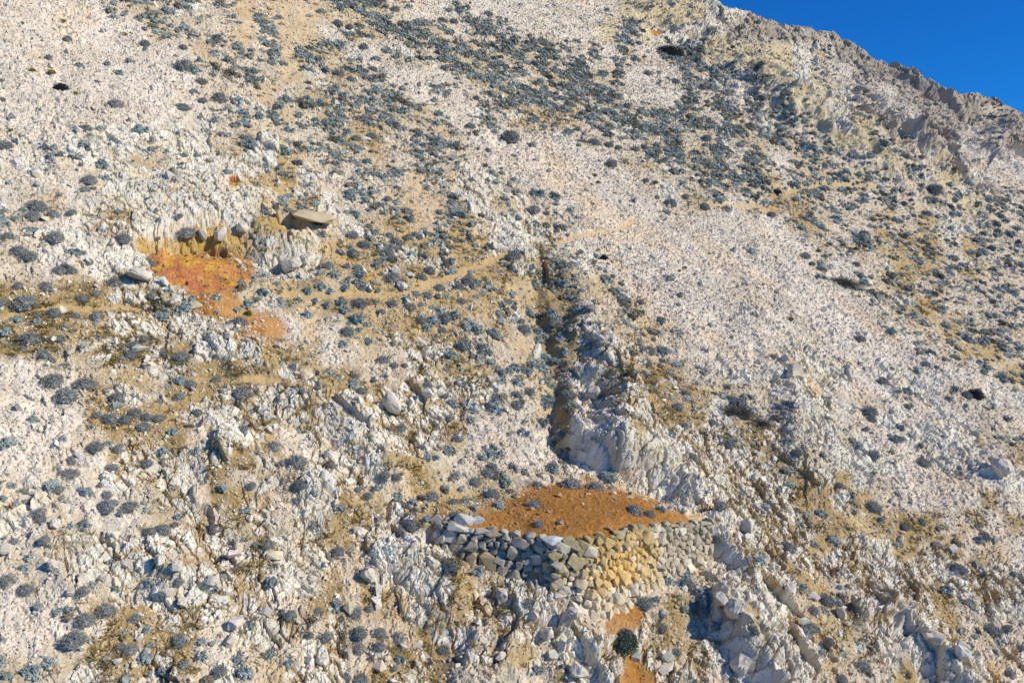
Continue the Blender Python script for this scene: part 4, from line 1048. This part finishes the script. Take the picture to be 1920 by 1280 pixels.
def wall_face(bas, top, seed, colour, spacing):
    """stones packed over the surface between a base line and a top line"""
    rg = np.random.default_rng(seed)
    seg = np.concatenate([[0], np.cumsum(np.linalg.norm(np.diff((bas + top) / 2, axis=0), axis=1))]); Lw = seg[-1]
    hts = np.linalg.norm(top - bas, axis=1)
    Hm = hts.max()
    def surf(a, b):
        f_ = np.array([np.interp(a, seg, bas[:, k]) for k in range(3)]); g2 = np.array([np.interp(a, seg, top[:, k]) for k in range(3)])
        hh = np.interp(a, seg, hts)
        return f_ + (g2 - f_) * (b / hh)
    pts = []
    tries = 0
    while tries < 14000:
        tries += 1
        a, b = rg.uniform(0, Lw), rg.uniform(0, Hm)
        if b > np.interp(a, seg, hts) + .05: continue
        r_ = spacing * rg.choice([.58, .75, 1.0, 1.45], p=[.35, .35, .2, .1])
        if all((a - p[0]) ** 2 * .8 + (b - p[1]) ** 2 * 1.25 > ((r_ + p[2]) * .5) ** 2 for p in pts): pts.append((a, b, r_))
    P2 = np.array([(p[0], p[1]) for p in pts]); wg = np.array([p[2] ** 2 * .35 for p in pts])
    polys = voronoi(P2, wg, (-.05, -.35, Lw + .05, Hm + .1))
    V, F, C = [], [], []
    for (a, b, r_), poly in zip(pts, polys):
        if len(poly) < 3: continue
        hh = np.interp(a, seg, hts)
        poly = [(x, min(y, np.interp(x, seg, hts) + rg.uniform(-.06, .12))) for x, y in poly]
        cx, cy = np.mean([p[0] for p in poly]), np.mean([p[1] for p in poly])
        n_ = len(poly); out = rg.uniform(-.16, -.02); tx, ty = rg.normal(0, .16), rg.normal(0, .18)
        du = surf(cx + .1, cy) - surf(cx - .1, cy); dv = surf(cx, cy + .1) - surf(cx, cy - .1)
        nn = np.cross(du, dv); nn /= np.linalg.norm(nn)
        if nn @ (CAM - surf(cx, cy)) < 0: nn = -nn
        o0 = len(V)
        for k_, dep in ((.97, -.28), (.95, out - .03), (.74, out + .05)):
            for (x, y) in poly:
                j = 1 + rg.normal(0, .02)
                xx, yy = cx + (x - cx) * k_ * j, cy + (y - cy) * k_ * j
                V.append(surf(xx, yy) + nn * (dep + (tx * (xx - cx) + ty * (yy - cy)) * (dep > -.1) + rg.normal(0, .008)))
        V.append(surf(cx, cy) + nn * (out + .06 + rg.uniform(-.01, .03)))
        cc = colour(cx / Lw, cy / max(hh, .1), rg)
        C += [cc] * (3 * n_ + 1)
        for l in range(2):
            for k in range(n_):
                p_, q_ = o0 + l * n_ + k, o0 + l * n_ + (k + 1) % n_
                F += [(p_, q_, q_ + n_), (p_, q_ + n_, p_ + n_)]
        for k in range(n_): F.append((o0 + 2 * n_ + k, o0 + 2 * n_ + (k + 1) % n_, o0 + 3 * n_))
        # the stone itself: an angular block filling its place in the wall
        hv, hf = WSTONES[rg.integers(0, len(WSTONES))]
        pa = np.array(poly); ext_ = pa.max(0) - pa.min(0)
        an = rg.uniform(-.35, .35)
        eu = du / np.linalg.norm(du); ev = np.cross(nn, eu); ev /= np.linalg.norm(ev)
        if ev @ dv < 0: ev = -ev
        e1 = eu * math.cos(an) + ev * math.sin(an); e2 = -eu * math.sin(an) + ev * math.cos(an)
        t1, t2 = rg.normal(0, .13), rg.normal(0, .13)
        e3 = nn + e1 * t1 + e2 * t2; e3 /= np.linalg.norm(e3)
        o1 = len(V); w_ = rg.uniform(.90, 1.06)
        ctr = surf(cx, cy) + nn * rg.uniform(-.16, -.04)
        for q_ in hv: V.append(ctr + e1 * q_[0] * ext_[0] * w_ + e2 * q_[1] * ext_[1] * w_ + e3 * q_[2] * min(.62, .9 * float(ext_.mean()) + .1))
        F += [tuple(int(t) + o1 for t in tri) for tri in hf]
        C += [cc] * len(hv)
    # rubble core behind the stones
    return np.array(V), np.array(F), np.array(C)
def mixc(a, b, t): return np.array(a) * (1 - t) + np.array(b) * t
def col_right(a, b, rg):
    c = mixc((.66, .53, .345), (.41, .335, .19), min(1, max(0, (b - .30) * 1.7)))
    och = max(0, 1 - ((a - .36) / .26) ** 2) * max(0, 1 - ((b - .55) / .55) ** 2)
    c = mixc(c, (.66, .42, .13), och * .8)
    if a > .62: c = mixc(c, (.47, .42, .335), .6)
    if b < .3 and a < .5: c = mixc(c, (.70, .60, .45), .6)
    r_ = rg.random()
    if r_ < .12: c = mixc(c, (.68, .61, .50), .7)
    elif r_ < .2: c = mixc(c, (.30, .29, .27), .6)
    return np.clip(c * rg.uniform(.82, 1.15), .02, .8)
def col_left(a, b, rg):  # stone greys set darker, so the colour carries this face's shade
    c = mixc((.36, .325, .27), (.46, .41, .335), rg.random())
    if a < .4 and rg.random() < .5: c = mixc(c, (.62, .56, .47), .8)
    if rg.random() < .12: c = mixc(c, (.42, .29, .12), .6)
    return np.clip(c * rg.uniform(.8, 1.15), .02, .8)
wl = bpy.data.objects.new('dry_stone_wall', None); COL.objects.link(wl)
corner = (bL[-1] + tL[-1]) / 2
wl.location = bL[-1]
tag(wl, 'L-shaped dry stone retaining wall holding the orange earth terrace', 'wall')
off = np.array(wl.location)
def wpart(nm, vfc, lab):
    v, f, c = vfc
    o_ = link(nm, mesh_from(nm, v - off, f, M_WALL, c), wl); o_['label'] = lab
    return o_
wpart('wall_face', wall_face(bR, tR, 21, col_right, .37), 'sunlit ochre and cream face of the wall')
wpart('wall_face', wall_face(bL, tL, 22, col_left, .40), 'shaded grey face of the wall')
def wstone(nm, P_, sz, cc, seed, lab=None, sc=(1, 1, 1)):
    v, f = boulder_mesh(seed, 16, .8, .03, 1, .55)
    v = v * np.array(sc) * sz
    o_ = link(nm, mesh_from(nm, v, f, M_WALL, np.tile(np.array(cc), (len(v), 1))), wl)
    o_.location = P_ - off; o_.rotation_euler = (random.uniform(-.2, .2), random.uniform(-.2, .2), random.uniform(-.5, .5))
    if lab: o_['label'] = lab
    return o_
def on_line(line, f_):
    k = f_ * (len(line) - 1); i = min(int(k), len(line) - 2); return line[i] + (line[i + 1] - line[i]) * (k - i)
random.seed(5)
wstone('cap_stone', on_line(tL, .30) + np.array([0, .25, .28]), 1.05, (.66, .61, .53), 1901, 'big pale rounded capstone', (1, .8, .9))
wstone('cap_stone', on_line(tL, .42) + np.array([0, .5, .25]), .7, (.42, .42, .42), 1902, 'grey slab leaning on the capstone', (1, .6, .8))
wstone('cap_stone', on_line(tL, .98) + np.array([0, .12, .12]), .85, (.62, .62, .62), 1903, 'bluish white block on the corner', (1.25, .7, .6))
for k, (f_, s_) in enumerate(((.03, .62), (.12, .4), (.2, .42), (.52, .45), (.6, .4), (.68, .5), (.78, .55), (.88, .5))):
    wstone('cap_stone', on_line(tL, f_) + np.array([0, .15, .08]), s_, col_left(.5, 1, np.random.default_rng(k)), 1910 + k)
for k, (f_, s_) in enumerate(((.1, .45), (.2, .4), (.3, .42), (.42, .4), (.5, .42), (.58, .55), (.64, .4), (.72, .38), (.8, .42), (.86, .36), (.92, .45), (.985, .62))):
    wstone('cap_stone', on_line(tR, f_) + np.array([0, .12, .06]), s_, col_right(f_, .95, np.random.default_rng(40 + k)), 1930 + k)
for k, (f_, s_, cc) in enumerate(((.82, .75, (.47, .37, .19)), (.62, .72, (.40, .37, .30)), (.42, .62, (.43, .36, .24)), (.24, .66, (.48, .42, .34)), (.06, .7, (.50, .45, .38)))):
    p_ = bL[-1] + (tL[-1] - bL[-1]) * f_
    wstone('corner_stone', p_ + np.array([0.02, .05, 0]), s_, cc, 1960 + k, None, (1, .85, .75))

# flat slab jutting out of the ochre slope, and blocks hanging over the cave
def rock_at(x, y, w, seed, sc, rot, lab, push=.2, n=22, name='boulder', cat='boulder', m=None):
    i = at(x, y); sz = w * fd[i] / FPX
    v, f = boulder_mesh(seed, n, .8, .04, 1, .5)
    o_ = link(name, mesh_from(name, v * np.array(sc), f, m or M_BOULD)); o_.location = Pf[i] + NRM * sz * push; o_.rotation_euler = rot; o_.scale = (sz, sz, sz)
    tag(o_, lab, cat, 'boulders on the slope')
    return o_
M_SLAB = obj_mat('ochre_slab', (.56, .45, .28), (.58, .47, .30), 3, .8, 1.15)
rock_at(585, 412, 92, 2001, (1.0, .6, .30), (R(8), R(8), R(10)), 'flat ochre slab jutting out over a dark recess', .10, 26, 'rock_slab', 'rock slab', M_SLAB)
rock_at(412, 448, 36, 2002, (.7, .7, 1.1), (R(5), R(10), 0), 'white block hanging over the right side of the cave mouth', .35)
rock_at(380, 446, 30, 2003, (.6, .7, 1.1), (R(-5), R(-15), .5), 'pale block hanging over the left side of the cave mouth', .3)
rock_at(455, 432, 34, 2004, (.6, .7, 1.0), (R(5), R(20), .8), 'pale jutting block at the right of the cave cliff', .25)
# paint marks
def paint(px, py, w, m, lab, nm, hostlab):
    i = at(px, py)
    me = bpy.data.meshes.new(nm); bm = bmesh.new(); bmesh.ops.create_uvsphere(bm, u_segments=8, v_segments=5, radius=.5); bm.to_mesh(me); bm.free(); me.materials.append(m)
    o_ = link(nm, me); sz = w * fd[i] / FPX
    d = CAM - Pf[i]; d = d / np.linalg.norm(d)
    o_.location = Pf[i] + NRM * .05; o_.rotation_euler = Vector(NRM).to_track_quat('Z', 'Y').to_euler(); o_.scale = (sz, sz, sz * .25)
    tag(o_, lab, 'paint mark')

# ------------------------------------------------------------------ light, sky, camera
sun_c = np.array([.81, .50, -.31]); sun_w = sun_c[0] * BX + sun_c[1] * BU + sun_c[2] * BF; sun_w /= np.linalg.norm(sun_w)
elev = math.asin(sun_w[2]); az = math.atan2(sun_w[0], sun_w[1])
sl = bpy.data.lights.new('sun', 'SUN'); sl.energy = 5.0; sl.angle = R(.53); sl.color = (1.0, .925, .74)
so = bpy.data.objects.new('sun', sl); COL.objects.link(so); so.rotation_euler = Vector(sun_w).to_track_quat('Z', 'Y').to_euler(); so.location = (60, -40, 120)
wd = bpy.data.worlds.new('World'); scene.world = wd; wd.use_nodes = True
nt = wd.node_tree; bg = nt.nodes['Background']; sky = nt.nodes.new('ShaderNodeTexSky'); sky.sky_type = 'NISHITA'; sky.sun_disc = False
sky.sun_elevation = elev; sky.sun_rotation = az; sky.air_density = 1.0; sky.dust_density = 0.0; sky.ozone_density = 4.0; sky.altitude = 300
hs = nt.nodes.new('ShaderNodeMix'); hs.data_type = 'RGBA'; hs.blend_type = 'MULTIPLY'; hs.inputs['Factor'].default_value = 1.0
hs.inputs['B'].default_value = (.07, .60, 1.28, 1)        # deep, polarised blue
nt.links.new(sky.outputs['Color'], hs.inputs['A']); nt.links.new(hs.outputs['Result'], bg.inputs['Color']); bg.inputs['Strength'].default_value = .11
cam = bpy.data.cameras.new('camera'); cam.sensor_width = 36; cam.lens = FPX / 1920 * 36; cam.clip_end = 3000; cam.clip_start = .5
co = bpy.data.objects.new('camera', cam); COL.objects.link(co); co.location = CAM; co.rotation_euler = (R(90) - PITCH, 0, 0)
scene.camera = co
vs_ = scene.view_settings; vs_.view_transform = 'Standard'; vs_.look = 'None'; vs_.gamma = 1; vs_.exposure = -0.16
scene.render.engine = 'CYCLES'; scene.cycles.max_bounces = 4
